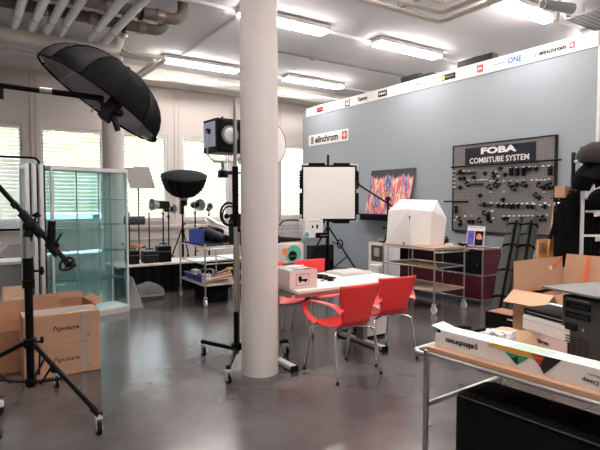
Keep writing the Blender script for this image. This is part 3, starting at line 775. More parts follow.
# ---- tubular trolleys
def trolley(name, label, L, W, H, m_top='wood', m_low='shelfwood', mid=True, r=.0125, group=None, wheels=True):
    # long side along Y (0..L), short side along X (0..W)
    t = thing(name, label, 'trolley', (0, 0, 0), 0, group)
    for x in (0, W):
        for y in (0, L):
            MB().cyl((x, y, .13), (x, y, H - .005), r, seg=14).sph((x, y, H - .005), r * 1.15).build('post', 'steel', t, smooth=True)
    def rails(z, nm):
        b = MB()
        for x in (0, W): b.cyl((x, 0, z), (x, L, z), r * .8)
        for y in (0, L): b.cyl((0, y, z), (W, y, z), r * .8)
        return b.build(nm, 'steel', t, smooth=True)
    rails(H - .03, 'upper_rail'); rails(.30, 'lower_rail')
    MB().bb(r, W - r, r, L - r, H - .022, H).build('top_board', m_top, t, bevel=.002)
    MB().bb(r, W - r, r, L - r, .305, .32).build('lower_board', m_low, t, bevel=.002)
    if mid:
        MB().cyl((0, 0, .62), (0, L, .62), r * .8).cyl((W, 0, .62), (W, L, .62), r * .8).cyl((0, 0, .62), (W, 0, .62), r * .8).cyl((0, L, .62), (W, L, .62), r * .8).build('middle_rail', 'steel', t, smooth=True)
    for x in (0, W):
        for y in (0, L): caster(t, (x, y), .05, 'grey' if not wheels else 'white')
    return t
tr = trolley('tube_trolley', 'steel tube trolley with wooden top carrying the white light tent', 1.0, .63, .90)
tr.location = (5.345, 4.66, 0)
h = MB().tube([(0, 0, .845), (.0, -.07, .845), (.02, -.085, .845), (.61, -.085, .845), (.63, -.07, .845), (.63, 0, .845)], .0125, seg=12).build('push_handle', 'steel', tr, smooth=True)
# clutter trolley at the windows
tr2 = dup(tr, (2.95, 6.86, 0), 0, 'steel tube trolley by the windows loaded with tools and lights')
for c_ in kids(tr2):
    if c_.name.startswith('top_board'):
        c_.data = c_.data.copy(); c_.data.materials.clear(); c_.data.materials.append(M['dark'])
# things inside: blue tray, tubes, tripods
LZ = .32
t = thing('blue_tool_tray', 'blue plastic tray on the lower board of the window trolley', 'tray', (3.22, 7.45, LZ))
MB().bb(-.22, .22, -.33, .33, 0, .008).bb(-.22, -.212, -.33, .33, 0, .09).bb(.212, .22, -.33, .33, 0, .09).bb(-.22, .22, -.33, -.322, 0, .09).bb(-.22, .22, .322, .33, 0, .09).build('tray_body', 'bluep', t)
MB().bb(-.24, -.22, -.35, .35, .08, .09).bb(.22, .24, -.35, .35, .08, .09).bb(-.22, .22, -.35, -.33, .08, .09).bb(-.22, .22, .33, .35, .08, .09).build('rim', 'bluep', t)
for k in range(7):
    o = MB().cyl((2.99 + .03 * k, 6.93 + k * .015, LZ + .03 + .014 * k), (3.5, 7.08 + .02 * k, LZ + .04 + .022 * k), .011, seg=8).build('thin_pole', ['steel', 'plank', 'white', 'plank', 'steel', 'black', 'plank'][k], smooth=True)
    tag(o, ['lowest steel', 'lowest orange', 'white', 'middle orange', 'upper steel', 'black', 'topmost orange'][k] + ' thin pole lying across the front of the window trolley', 'pole', 'thin poles on the window trolley')
t = thing('yellow_clamp', 'small yellow spring clamp on the poles of the window trolley', 'clamp', (3.40, 6.98, LZ + .20))
MB().bb(-.05, .05, -.015, .015, -.02, .015, bev=.004).build('jaw', 'yellowp', t); MB().cyl((.05, 0, 0), (.1, 0, .03), .01).build('handle', 'ink', t)
t = thing('white_tool_box', 'white box standing at the front corner of the window trolley shelf', 'box', (3.04, 7.02, LZ))
MB().bb(-.06, .06, -.05, .05, 0, .13, bev=.004).build('body', 'white', t); MB().bb(-.062, .062, -.052, .052, .10, .112).build('lid', 'grey', t)
TZ = .90
def basket(label, loc, w, d, h, m, rz=0):
    t = thing('plastic_basket', label, 'basket', loc, rz)
    b = MB().bb(-w, w, -d, d, 0, .006)
    for x in (-w, w - .006): b.bb(x, x + .006, -d, d, 0, h)
    for y in (-d, d - .006): b.bb(-w, w, y, y + .006, 0, h)
    b.build('basket_body', m, t)
    MB().tube([(-w, -d, h), (w, -d, h), (w, d, h), (-w, d, h)], .008, closed=True, seg=6).build('rim', m, t)
    b = MB()
    for k in range(5): b.bb(-w * .8 + k * w * .38, -w * .8 + k * w * .38 + .01, -d - .002, -d, .03, h - .03)
    b.build('rib', m, t)
    return t
pb = onz(187, 244, .9)
basket('bright blue open basket on top of the window trolley', (3.06, 7.42, TZ), .11, .11, .20, 'bluep', R(-30))
t = thing('rolled_black_tube', 'long padded black roll lying across the window trolley', 'roll', (3.1, 7.3, TZ + .075))
e1 = Vector((3.22, 7.50, TZ + .17)); e2 = Vector((3.30, 6.92, TZ + .08)); o_ = Vector((3.1, 7.3, TZ + .075))
MB().cyl(e1 - o_, e2 - o_, .075, .06, seg=24).build('padding', 'greyfab', t, smooth=True)
d_ = (e2 - e1).normalized(); MB().cyl(e2 - o_, e2 - o_ + d_ * .03, .062, seg=24).build('end_cap', 'ink', t, smooth=True)
MB().cyl(e2 - o_ + d_ * .031, e2 - o_ + d_ * .034, .035, seg=16).build('end_hole', 'black', t)
t = thing('plastic_sheet', 'white crumpled plastic sheet hanging over the window trolley', 'plastic sheet', (3.47, 7.15, TZ + .06))
def fn(u, v):
    x = -.20 + .42 * u + .04 * math.sin(v * 9); y = .40 - .55 * u + .06 * math.sin(u * 7 + v * 4); z = .26 * (1 - u) ** 1.3 + .03 + .05 * math.sin(v * PI) + .015 * math.sin(u * 17 + v * 11)
    return (x + (v - .5) * .17, y + (v - .5) * .05, z)
MB().grid(fn, 24, 12).build('sheet', 'white', t, smooth='all', solid=.004)
# studio heads on stands near the windows
def strobe(label, loc, dr, m='dark', r=.06, L=.17, ref=.085, refm='silver', cat='studio light'):
    t = thing('studio_light', label, cat, loc)
    dr = Vector(dr).normalized(); 
    m4 = basis(dr)
    MB().cyl(-dr * L * .5, dr * L * .5, r, seg=20).build('housing', m, t, smooth=True)
    q = MB(); q.lathe([(r * .9, L * .5), (ref, L * .5 + ref * 1.1), (ref * .96, L * .5 + ref * 1.1), (r * .8, L * .5 + .01)], m4.to_4x4(), 24).build('reflector', refm, t, smooth=True)
    MB().tube([Vector((0, 0, -r - .06)), Vector((0, 0, -r - .0)), Vector((r + .015, 0, -r * .3)), Vector((r + .015, 0, .02))], .008).cyl((r + .0, 0, .01), (r + .035, 0, .01), .02).build('yoke', 'black', t, smooth=True)
    MB().cyl((0, 0, -r - .13), (0, 0, -r - .05), .018).cyl((0, 0, -r - .09), (-.05, 0, -r - .09), .008).build('spigot_clamp', 'black', t, smooth=True)
    return t
def mount(px_pole, py_head, depth, head_fn, st_label, h_off=.19, reach=.35, rz=0, zb=0, **k):
    p = far(px_pole, py_head, depth)
    s = light_stand('light_stand', st_label, (p.x, p.y, zb), p.z - zb - h_off + .06, reach, rz, legh=.4, **k)
    return head_fn(Vector((p.x, p.y, p.z))), s
# low black-draped bench behind
t = thing('low_bench', 'low bench with pale top and black front below the windows', 'bench', (3.55, 8.75, 0))
MB().bb(-1.5, 1.5, -.45, .28, .47, .50).build('bench_top', 'table', t, bevel=.003)
b = MB(); n = 90
def dr(u, v): x = -1.48 + 2.96 * u; return (x, -.43 + .012 * math.sin(x * 38) * (1 - v * .3), .015 + .455 * v)
b.grid(dr, 240, 3).bb(-1.48, -1.46, -.42, .26, 0.01, .47).bb(1.46, 1.48, -.42, .26, .01, .47).bb(-1.46, 1.46, .25, .26, .01, .47)
b.build('black_drape', 'cloth', t, smooth=True)
BZ = .50
# black cases on the bench
for i, (px, w_, d_, h_, lab) in enumerate([(131, .09, .12, .24, 'black equipment case at the left end of the low bench'), (148.5, .12, .12, .22, 'grey black equipment case in the middle of the left bench half'), (162, .11, .11, .30, 'tall black equipment case right of the grey one on the bench')]):
    p = ony(px, 255, 8.62); 
    t = thing('equipment_case', lab, 'case', (p.x, 8.55, BZ))
    MB().bb(-w_, w_, -d_, d_, 0, h_ * .92, bev=.012).build('case_body', ['ink', 'dark', 'black'][i], t)
    MB().bb(-w_ - .003, w_ + .003, -d_ - .003, d_ + .003, h_ * .6, h_ * .62).build('lid_seam', 'grey', t)
    MB().tube([(-.06, 0, h_ * .92), (-.06, 0, h_ * 1.05), (.06, 0, h_ * 1.05), (.06, 0, h_ * .92)], .01).build('handle', 'black', t)
p = ony(139, 252, 8.45)
t = thing('cable_pile', 'orange brown cable coil lying on the case at the bench left end', 'cable', (p.x, 8.6, BZ + .255))
MB().tube([Vector((.1 * math.cos(a * .9), .07 * math.sin(a * .9), .012 + a * .002)) for a in range(22)], .011).build('coil', 'orange', t, smooth='all')
MB().cyl((.1, 0, .01), (.16, .02, .012), .015).build('plug', 'ink', t)
# grey pillow bag and board before the bench
p = onz(147, 297)
t = thing('folded_blanket', 'folded grey blanket on the floor before the low bench', 'blanket', (p.x - .02, 7.95, 0), R(-4))
def fold2(w, d, z, h, s, hump=0):
    def fn(u, v):
        x = (u - .5) * w; y = (v - .5) * d; e = min(1, min(u, 1 - u, v, 1 - v) * 10)
        return (x, y, z + h * math.sqrt(e) * (1 + hump * math.exp(-((u - .6) / .25) ** 2)) + .008 * math.sin(x * 13 + s) * e)
    return MB().grid(fn, 26, 18)
fold2(.42, .45, .10, .10, 2, .4).build('upper_layer', 'blanket', t, smooth='all')
MB().bb(-.20, .21, -.21, .21, .06, .10, bev=.02).build('middle_layer', 'taupe', t)
MB().bb(-.20, .19, -.2, .2, 0, .06, bev=.02).build('lower_layer', 'greyfab', t)
t = thing('leaning_panel', 'thin pale grey panel leaning beside the glass cabinet', 'panel', (2.02, 7.32, 0))
q = [Vector((-.02, 0, .0)), Vector((.10, .02, 0.0)), Vector((-.02, .42, .42)), Vector((-.10, .40, .50))]
MB().poly([Vector((-.03, .02, 0)), Vector((.14, -.10, 0)), Vector((.06, .15, .42)), Vector((-.03, .3, .50))], .015, (-.8, -.5, .3)).build('sheet', 'grey', t)
MB().cyl((-.03, .02, .01), (.14, -.10, .01), .01).build('edge_strip', 'grey', t)

# upright poles left (stands in a row) : squares and heads
sp = far(139, 178, 9.3)
light_stand('light_stand', 'thin black stand holding the tilted taupe reflector square', (sp.x, 9.45, 0), 2.0, .2, R(20), r=.011, legh=.4)
t = thing('square_reflector', 'tilted taupe fabric square on a stand before the window', 'reflector', (sp.x, 9.43, 2.02))
q = [ony(*k, 9.40) - Vector((sp.x, 9.43, 2.02)) for k in [(125, 167.5), (149, 167.5), (155, 188), (130.5, 188)]]
MB().poly(q, .02, (0, 1, 0)).build('fabric', 'taupe', t)
MB().tube([v + Vector((0, .01, 0)) for v in q], .010, closed=True, seg=6).build('frame', 'grey', t)
MB().cyl((0, .03, -.3), (0, .03, -.02), .012).build('holder', 'black', t)
for px, py, lab in [(129, 212, 'short black pole stand at the left end of the low bench'), (149, 212, 'short black pole stand between reflector and grey spotlight')]:
    yy = 9.17 if px < 140 else 9.45
    p = ony(px, py, yy)
    light_stand('light_stand', lab, (p.x, yy, 0), p.z, .10 if px < 140 else .18, R(30), r=.012, legh=.4)
p = ony(134.5, 220.5, 9.06)
t = thing('dark_roll', 'short dark padded roll hung on the short pole stand', 'roll', p)
MB().cyl((-.17, 0, 0), (.17, 0, 0), .075, seg=20).build('padding', 'greyfab', t, smooth=True)
MB().cyl((-.175, 0, 0), (-.17, 0, 0), .05).cyl((.17, 0, 0), (.175, 0, 0), .05).build('end_cap', 'ink', t)
def hd(lab, dr, **k): return lambda p: strobe(lab, p, dr, **k)
mount(163, 205, 9.9, hd('grey studio light with silver reflector pointing left by the window', (-1, -.2, .05), L=.22, r=.08, ref=.12), 'black stand under the left pointing grey studio light', rz=R(10))
mount(168.5, 209, 10.1, hd('small dark studio light just right of the grey one', (.3, -1, 0), r=.06), 'black stand close behind the left pointing studio light', rz=R(50), reach=.16)
mount(195, 205, 10.2, hd('studio light with round silver dish facing the camera', (.1, -1, 0), r=.07, L=.14, ref=.125, refm='grey'), 'black stand under the round silver dish light', rz=R(15), reach=.2)
mount(209, 208, 10.3, hd('tall slim dark studio light behind the black cable hoop', (-.3, -1, .3), r=.05, L=.2, ref=.06), 'thin stand behind the window trolley, left of the hoop', rz=R(70))
# black deep softbox
d_ = 10.0; c0 = far(184, 175, d_)
axis = (Vector((-.05, .55, .82))).normalized()
t = thing('deep_softbox', 'black covered round softbox tilted up on a stand before window', 'softbox', c0)
R0 = .44
m4 = frame_mtx((0, 0, 0), axis)
# local z = axis ; bowl hangs below
b = MB(); n = 16
prof = [(.0, .045), (.2, .04), (.37, .02), (R0, -.02), (.43, -.10), (.37, -.27), (.24, -.40), (.09, -.45), (.0, -.45)]
b.lathe(prof, Matrix.Translation((0, 0, .0)) @ basis((-.10, -.30, 1)).to_4x4(), 16).build('cover', 'dcloth', t, smooth=True)
ax2 = Vector((-.10, -.30, 1)).normalized()
b = MB()
mm = basis(ax2)
for k in range(16):
    a = 2 * PI * k / 16
    b.tube([mm @ Vector((r * math.cos(a) * 1.01, r * math.sin(a) * 1.01, z)) for r, z in prof[3:8]], .006, seg=5)
b.build('rib', 'black', t)
b = MB().tube([mm @ Vector((.445 * math.cos(2 * PI * k / 32), .445 * math.sin(2 * PI * k / 32), -.02)) for k in range(32)], .012, closed=True, seg=6).build('rim', 'black', t, smooth=True)
MB().cyl(-ax2 * .44, -ax2 * .5, .09, seg=20).build('speed_ring', 'grey', t, smooth=True)
MB().cyl(-ax2 * .5, -ax2 * .62, .07, seg=20).bb(-.03, .03, .10, .18, -.78, -.52).build('light_head', 'black', t, smooth=True)
light_stand('light_stand', 'black stand under the tilted round black softbox', (c0.x + .02, c0.y + .15, 0), c0.z - .78, .38, R(40), r=.018, legh=.95)

# big hoop, dark clutter near the column
hp = far(229, 214, 4.72)
t = thing('cable_hoop', 'black cable hoop hanging on the rolling stand side by the column', 'cable', hp)
MB().tube([Vector((.085 * math.cos(a), 0, .105 * math.sin(a))) for a in [2 * PI * k / 28 for k in range(28)]], .011, closed=True, seg=8).build('outer_loop', 'rubber', t, smooth='all')
MB().tube([Vector((.072 * math.cos(a) + .01, .01, .088 * math.sin(a) - .015)) for a in [2 * PI * k / 28 for k in range(28)]], .009, closed=True, seg=6).build('inner_loop', 'rubber', t, smooth='all')
for px, py, dd, w_, h_, lab in [(239, 232, 4.86, .07, .24, 'black battery pack hanging on the rolling stand below the cable hoop'), (224, 226, 8.2, .14, .20, 'dark grey power pack on the window trolley far end')]:
    p = far(px, py, dd)
    p2 = Vector((p.x, p.y, p.z))
    t = thing('power_pack', lab, 'power pack', p2)
    MB().bb(-w_, w_, -.09, .09, -h_ / 2, h_ / 2, bev=.01).build('housing', 'dark', t)
    MB().bb(-w_ * .8, w_ * .8, -.094, -.09, -h_ * .3, h_ * .4).build('front_panel', 'ink', t)
    MB().cyl((-w_ * .4, -.09, h_ * .2), (-w_ * .4, -.11, h_ * .2), .018).cyl((w_ * .4, -.09, h_ * .2), (w_ * .4, -.11, h_ * .2), .018).build('dial', 'grey', t, smooth=True)
    MB().tube([(-w_ * .6, 0, h_ / 2), (-w_ * .6, 0, h_ / 2 + .04), (w_ * .6, 0, h_ / 2 + .04), (w_ * .6, 0, h_ / 2)], .008).build('handle', 'black', t)
    if dd < 8:
        MB().cyl((0, -.09, .02), (-.05, -.16, .02), .012).build('hanging_clamp', 'black', t)
    else:
        t.location = (3.46, 7.70, TZ + h_ / 2)
for k, (px, py, dd, lab) in enumerate([(201, 228, 7.9, 'round black lamp head lying left on the window trolley'), (212, 226, 7.7, 'round grey dish lying in the middle of the window trolley')]):
    p = Vector(((3.2, 7.55, TZ + .10), (3.33, 7.45, TZ + .14))[k])
    t = thing('lamp_dish', lab, 'reflector dish', p)
    b = MB().lathe([(.05, -.06), (.06, -.03), (.12, .05), (.125, .055), (.115, .05), (.05, -.03)], basis((-.4, -.8, .35)).to_4x4(), 24)
    b.build('dish', ['ink', 'grey'][k], t, smooth=True)
    MB().cyl(Vector((.4, .8, -.35)) * .05, Vector((.4, .8, -.35)) * .13, .045).build('head', 'black', t, smooth=True)

# ---- rolling stand by the column
cs = [onz(202, 355.5), onz(228, 384.5), onz(288, 355)]
for v in cs: v.z = 0
hub = (cs[0] + cs[1] + cs[2]) / 3 - Vector((RT.x, RT.y, 0)) * .035
t = thing('rolling_stand', 'tall black rolling stand with silver pole just left of the column', 'light stand', hub)
MB().cyl((0, 0, .10), (0, 0, .50), .024).build('lower_column', 'black', t, smooth=True)
MB().cyl((0, 0, .14), (0, 0, .20), .05).build('hub', 'black', t, smooth=True)
MB().cyl((0.03, 0.0, .12), (0.03, 0.0, 1.25), .012).cyl((0, 0, .5), (0, 0, 1.45), .019).build('middle_column', 'steel', t, smooth=True)
MB().cyl((0, 0, 1.3), (0, 0, 1.86), .030).bb(-.05, .05, -.02, .02, 1.36, 1.42).build('sleeve', 'black', t, smooth=True)
MB().cyl((0, 0, 1.85), (0, 0, 2.49), .0175).build('upper_pole', 'steel', t, smooth=True)
MB().cyl((.0, 0, 1.4), (-.09, -.02, 1.4), .01).sph((-.1, -.02, 1.4), .025).cyl((0, 0, 1.80), (.07, 0, 1.8), .01).sph((.075, 0, 1.8), .022).build('knob', 'ink', t, smooth=True)
for v in cs:
    q = v - hub; u = q.normalized()
    lg = MB().box(q / 2 + Vector((0, 0, .145)), (q.length, .035, .035), Matrix.Rotation(math.atan2(q.y, q.x), 3, 'Z'), bev=.004).build('leg', 'black', t)
    caster(t, (q.x - u.x * .02, q.y - u.y * .02), .04)
STAND = hub
# fresnel lantern on a side arm
fc = far(224.5, 138, 4.98)
t = thing('fresnel_lantern', 'black box lantern with round lens and pale blue side beside the column', 'studio light', fc, R(2))
MB().bb(-.155, .155, -.16, .16, -.155, .155, bev=.015).build('housing', 'black', t)
MB().bb(-.162, -.155, -.13, .13, -.10, .14, bev=.003).build('side_panel', mat('pale_blue_grey_enamel', (.50, .58, .78), .35, noise=.05), t)
MB().cyl((-.03, -.16, .01), (-.03, -.185, .01), .088, seg=32).build('lens_ring', 'grey', t, smooth=True)
MB().lathe([(.068, 0), (.055, .008), (.03, .014), (0, .016)], frame_mtx((-.03, -.186, .01), (0, -1, 0)), 28).build('lens', 'lens', t, smooth=True)  # white lens colour imitates the window light it catches
b = MB()
for z in (-.12, .10, .13): b.bb(-.10, .10, -.163, -.16, z, z + .006)
b.cyl((-.10, -.16, .175), (-.11, -.16, .16), .01).build('vent_slot', 'dark', t)
MB().bb(-.17, -.16, -.16, -.14, -.10, .14).bb(-.155, .155, -.155, .155, .155, .165).build('edge_trim', 'dark', t)
yk = MB().tube([(-.185, .0, .05), (-.185, .0, -.17), (-.12, .0, -.235), (.12, .0, -.235), (.185, .0, -.17), (.185, .0, .05)], .009, seg=8).build('yoke', 'steel', t, smooth=True)
MB().cyl((-.19, 0, .05), (-.155, 0, .05), .028).cyl((.19, 0, .05), (.155, 0, .05), .028).build('tilt_knob', 'ink', yk, smooth=True)
MB().cyl((-.02, 0, -.235), (-.02, 0, -.34), .018).build('spigot', 'grey', t, smooth=True)
al = Vector(STAND) + Vector((0, 0, fc.z - .36))
rel = Matrix.Rotation(R(-2), 3, 'Z') @ (al - fc)
MB().cyl((-.02, 0, -.34), (rel.x, rel.y, -.36), .02).bb(-.06, .02, -.03, .03, -.39, -.32).build('offset_arm', 'black', t, smooth=True)
t = thing('diffuser_disc', 'large pale round diffuser mostly hidden behind the near column', 'diffuser', far(259, 145, 6.2))
m4 = basis(-FW).to_4x4()
MB().lathe([(0, 0), (.31, 0), (.325, -.006), (.31, -.012), (0, -.012)], m4, 48).build('disc', 'screen', t, smooth=True)
MB().tube([(m4 @ Vector((.33 * math.cos(a), .33 * math.sin(a), -.006))) for a in [2 * PI * k / 40 for k in range(40)]], .006, closed=True, seg=6).build('rim', 'grey', t, smooth=True)
dp_ = t.location
light_stand('light_stand', 'stand of the pale round diffuser, hidden by the near column', (dp_.x + .04, dp_.y + .06, 0), dp_.z, .2, .3, legh=.4)

# small gear in and on the window trolley
for k, (x, y, w_, d_, h_, m_, lab) in enumerate([(3.08, 7.25, .07, .10, .10, 'dark', 'dark battery block standing in the blue tray, front left'), (3.22, 7.45, .05, .12, .14, 'ink', 'black adapter block in the middle of the blue tray'), (3.34, 7.62, .06, .08, .11, 'taupe', 'grey block at the back of the blue tray'), (3.12, 7.62, .05, .09, .12, 'white', 'white block at the left back of the blue tray')]):
    t = thing('gear_block', lab, 'equipment block', (x, y, LZ + .0085))
    MB().bb(-w_, w_, -d_, d_, 0, h_, bev=.006).build('housing', m_, t); MB().cyl((0, -d_, h_ * .6), (0, -d_ - .02, h_ * .6), .018).build('socket', 'grey', t, smooth=True)
for k, (px, py, dd, lab) in enumerate([(206, 219, 0, 'black camera body sitting on the window trolley clutter'), (218, 215, 0, 'black grip head standing on the window trolley clutter')]):
    p = Vector(((3.17, 7.62, TZ), (3.42, 7.42, TZ))[k])
    t = thing('camera', lab, 'camera', p)
    MB().bb(-.08, .08, -.05, .05, 0, .12 + .08 * k, bev=.012).build('body', 'ink', t)
    MB().cyl((0, -.05, .07), (0, -.11, .07), .04, seg=20).build('lens_barrel', 'dark', t, smooth=True)
    MB().cyl((0, -.11, .07), (0, -.114, .07), .032, seg=20).build('lens_ring', 'grey', t, smooth=True)
t = thing('grip_case', 'black hard case standing on the floor under the window trolley', 'case', (3.25, 7.30, 0), R(3))
MB().bb(-.18, .18, -.2, .25, 0, .22, bev=.015).build('case_body', 'ink', t); MB().bb(-.05, .05, -.22, -.2, .1, .13).build('handle', 'dark', t)

# ---- glass display cabinet
A, B_ = Vector((.93, 6.85, 0)), Vector((1.945, 7.17, 0))
ang = math.atan2((B_ - A).y, (B_ - A).x); W = (B_ - A).length; D = .42; H = 1.98
t = thing('glass_cabinet', 'tall glass display cabinet with aluminium frame and four shelves', 'cabinet', A, ang)
for x in (.015, W - .015):
    for y in (.015, D - .015): MB().bb(x - .014, x + .014, y - .014, y + .014, .08, H - .05, bev=.003).build('post', 'alu', t)
MB().bb(0, W, 0, D, 0, .08, bev=.003).build('base_plinth', 'alu', t)
MB().bb(.01, W - .01, .01, D - .01, .08, .10).build('base_board', 'white', t)
MB().bb(0, W, 0, D, H - .05, H, bev=.003).build('top_frame', 'alu', t)
for i, z in enumerate((.48, .86, 1.22, 1.56)):
    MB().bb(.03, W - .03, .03, D - .03, z, z + .008).build('shelf', 'shelf_glass', t)
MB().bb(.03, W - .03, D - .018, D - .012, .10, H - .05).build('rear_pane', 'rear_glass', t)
MB().bb(.010, .016, .03, D - .03, .10, H - .05).build('side_pane', 'case_glass', t)
MB().bb(W - .016, W - .010, .03, D - .03, .10, H - .05).build('side_pane', 'case_glass', t)
for k, (x0, x1, y) in enumerate([(.03, W * .53, .012), (W * .48, W - .03, .022)]):
    d = MB().bb(x0, x1, y - .003, y + .003, .10, H - .055).build('sliding_door', 'case_glass', t)
    MB().cyl((x0 + .06 if k == 0 else x1 - .06, y - .012, .95), (x0 + .06 if k == 0 else x1 - .06, y - .003, .95), .018).build('door_lock', 'chrome', d)
b = MB()
for x in (.20, .5, .80):
    b.bb(W * x - .008, W * x + .008, D - .03, D - .02, .10, H - .05)
b.build('shelf_rail', 'alu', t)
# tall framed glass panels left of the cabinet
pz = [(.875, 6.80), (.775, 6.78), (.66, 6.80)]
for k, (x, y) in enumerate([onz(45, 327)[:2], onz(38, 328)[:2], onz(31, 329)[:2]]):
    tt = thing('framed_glass_panel', ['right one of three upright framed glass panels beside the glass cabinet', 'middle one of three upright framed glass panels beside the glass cabinet', 'left one of three upright framed glass panels beside the glass cabinet'][k], 'glass panel', (x - .0, y + .0, 0), R(3), 'upright framed glass panels')
    MB().bb(-.022, .022, 0, .04, 0, 1.99, bev=.003).bb(-.012, .012, .50, .54, 0, 1.99, bev=.003).bb(-.012, .012, .04, .50, 0, .04).bb(-.012, .012, .04, .50, 1.95, 1.99).build('frame', 'alu', tt)
    MB().bb(.023, .038, -.002, .04, 0, 1.99).build('gasket', 'rubber', tt)
    MB().bb(-.003, .003, .04, .50, .04, 1.95).build('pane', 'case_glass', tt)

# ---- framed diffusion panel far left
q = [ony(*k, 9.0) for k in [(-30, 158), (39, 158), (39, 229), (-30, 229)]]
cx = (q[0].x + q[1].x) / 2; W2 = (q[1].x - q[0].x) / 2; z0 = q[2].z; z1 = q[1].z
t = thing('framed_diffuser', 'large white diffusion cloth in a thin black frame at the left edge', 'diffuser', (cx, 9.0, 0))
b = MB(); rr = .09
pts = []
for (sx, sz, a0) in ((1, 1, 0), (-1, 1, 90), (-1, -1, 180), (1, -1, 270)):
    for k in range(5):
        a = R(a0 + k * 22.5); pts.append(Vector((sx * (W2 - rr) + rr * math.cos(a), 0, (z1 - rr if sz > 0 else z0 + rr) + rr * math.sin(a))))
b.tube(pts, .018, closed=True, seg=8).build('frame', 'black', t, smooth=True)
MB().poly([p + Vector((0, .01, 0)) for p in pts]).build('cloth', 'sheer', t)
for s in (-1, 1): MB().cyl((s * W2 * .7, .02, 0), (s * W2 * .7, .02, z0 + .05), .015).bb(s * W2 * .7 - .02, s * W2 * .7 + .02, -.25, .3, 0, .03).build('leg', 'black', t)

# ---- counter with tub at the left
t = thing('side_counter', 'low white counter at the left edge under the diffuser', 'counter', (.20, 7.9, 0))
MB().bb(-1.2, .52, -.25, .3, .70, .74, bev=.004).build('worktop', 'white', t)
MB().bb(-1.15, .48, -.20, .28, 0, .70).build('body', 'grey', t)
t = thing('white_tub', 'shallow curved white tub on the counter at the left edge', 'tub', (.02, 7.9, .74))
MB().lathe([(0, 0), (.30, 0), (.48, .16), (.50, .20), (.47, .19), (.30, .02), (0, .02)], Matrix.Diagonal((1.05, .45, 1.2, 1)), 40).build('bowl', 'white', t, smooth=True)
MB().box((.38, -.14, .05), (.12, .02, .012)).build('handle', 'ink', t)

# ---- cartons at lower left
def carton(name, label, loc, w, d, h, m='carton', rz=0, flaps=(), open_=True, th=.006, fl=.18, inner=None):
    t = thing(name, label, 'carton', loc, rz)
    b = MB().bb(0, w, 0, th, 0, h).bb(0, w, d - th, d, 0, h).bb(0, th, th, d - th, 0, h).bb(w - th, w, th, d - th, 0, h).bb(0, w, 0, d, 0, th)
    if not open_: b.bb(0, w, 0, d, h - th, h)
    b.build('carton_body', m, t)
    for side, angle, L in flaps:
        a = R(angle)   # 0 = folded flat outward, 90 = upright
        dz, dd = math.sin(a) * L, math.cos(a) * L
        n = {'f': (0, -1), 'b': (0, 1), 'l': (-1, 0), 'r': (1, 0)}[side]
        if side in 'fb':
            y = 0 if side == 'f' else d
            p = [Vector((0, y, h)), Vector((w, y, h)), Vector((w - .005, y + n[1] * dd, h + dz)), Vector((.005, y + n[1] * dd, h + dz))]
        else:
            x = 0 if side == 'l' else w
            p = [Vector((x, 0, h)), Vector((x, d, h)), Vector((x + n[0] * dd, d - .005, h + dz)), Vector((x + n[0] * dd, .005, h + dz))]
        MB().poly(p, th * .8).build('flap', inner if (inner and side == 'l') else m, t)
    return t
ap = onz(101, 369); ap.z = 0
w_ = .62; bx = ap.x - w_
for k in range(2):
    t = thing('shipping_carton', ['lower of two closed brown lettered cartons behind the black wheeled stand', 'upper of two closed brown lettered cartons, with shiny tape on top'][k], 'carton', (bx, ap.y, k * .277), 0)
    MB().bb(0, w_, 0, .30, 0, .275, bev=.006).build('carton_body', 'carton2', t)
    text('\u039bputure', (w_ - .285, -.0012, .145), X_, Z_, .215, .055, 'ink', t, bold=.01)
    MB().bb(w_ * .35, w_ * .75, -.001, 0, .075, .078).bb(w_ * .35, w_ * .6, -.001, 0, .055, .058).bb(w_ * .82, w_ * .86, -.001, 0, .04, .07).build('small_print', 'greyp', t)
    MB().bb(w_ - .16, w_ - .125, -.0015, .0, .01, .27).build('clear_tape', 'plastic_wrap', t)
    if k: MB().bb(.03, w_ - .03, .06, .26, .275, .2765).build('tape', 'plastic_wrap', t)
q0 = onz(-4, 385); 
t = carton('open_carton', 'tall open brown carton at the left edge holding papers', (q0.x - .20, 5.14, 0), .80, .42, .38, 'carton', 0, [('b', 80, .20), ('r', -70, .10)])
sl_ = far(17, 300, 5.15)
t2 = thing('grey_sleeve', 'tan sheet with a grey sleeve standing in the leftmost open carton', 'sheet', (sl_.x, sl_.y, .14))
MB().box((.02, -.02, .25), (.15, .01, .34), Matrix.Rotation(R(-20), 3, 'X')).build('sheet', 'taupe', t2)
MB().box((.0, .03, .30), (.24, .012, .46), Matrix.Rotation(R(-12), 3, 'X')).build('tan_insert', 'tan', t2)
t2 = thing('white_parcel', 'white wrapped parcel sticking out of the leftmost open carton', 'parcel', (-.07, 5.33, .27))
MB().box((0, 0, .10), (.20, .22, .22), Matrix.Rotation(R(14), 3, 'Y'), bev=.015).build('wrapping', 'paper', t2)
MB().box((-.0, -.115, .10), (.12, .004, .09), Matrix.Rotation(R(14), 3, 'Y')).build('address_label', 'ink', t2)
q1 = onz(57, 340)
t = carton('open_carton', 'open brown carton standing empty behind the two closed lettered cartons', (.62, 5.62, 0), .56, .50, .45, 'carton', R(4), [('b', 75, .07), ('l', 60, .08), ('r', 20, .10)])
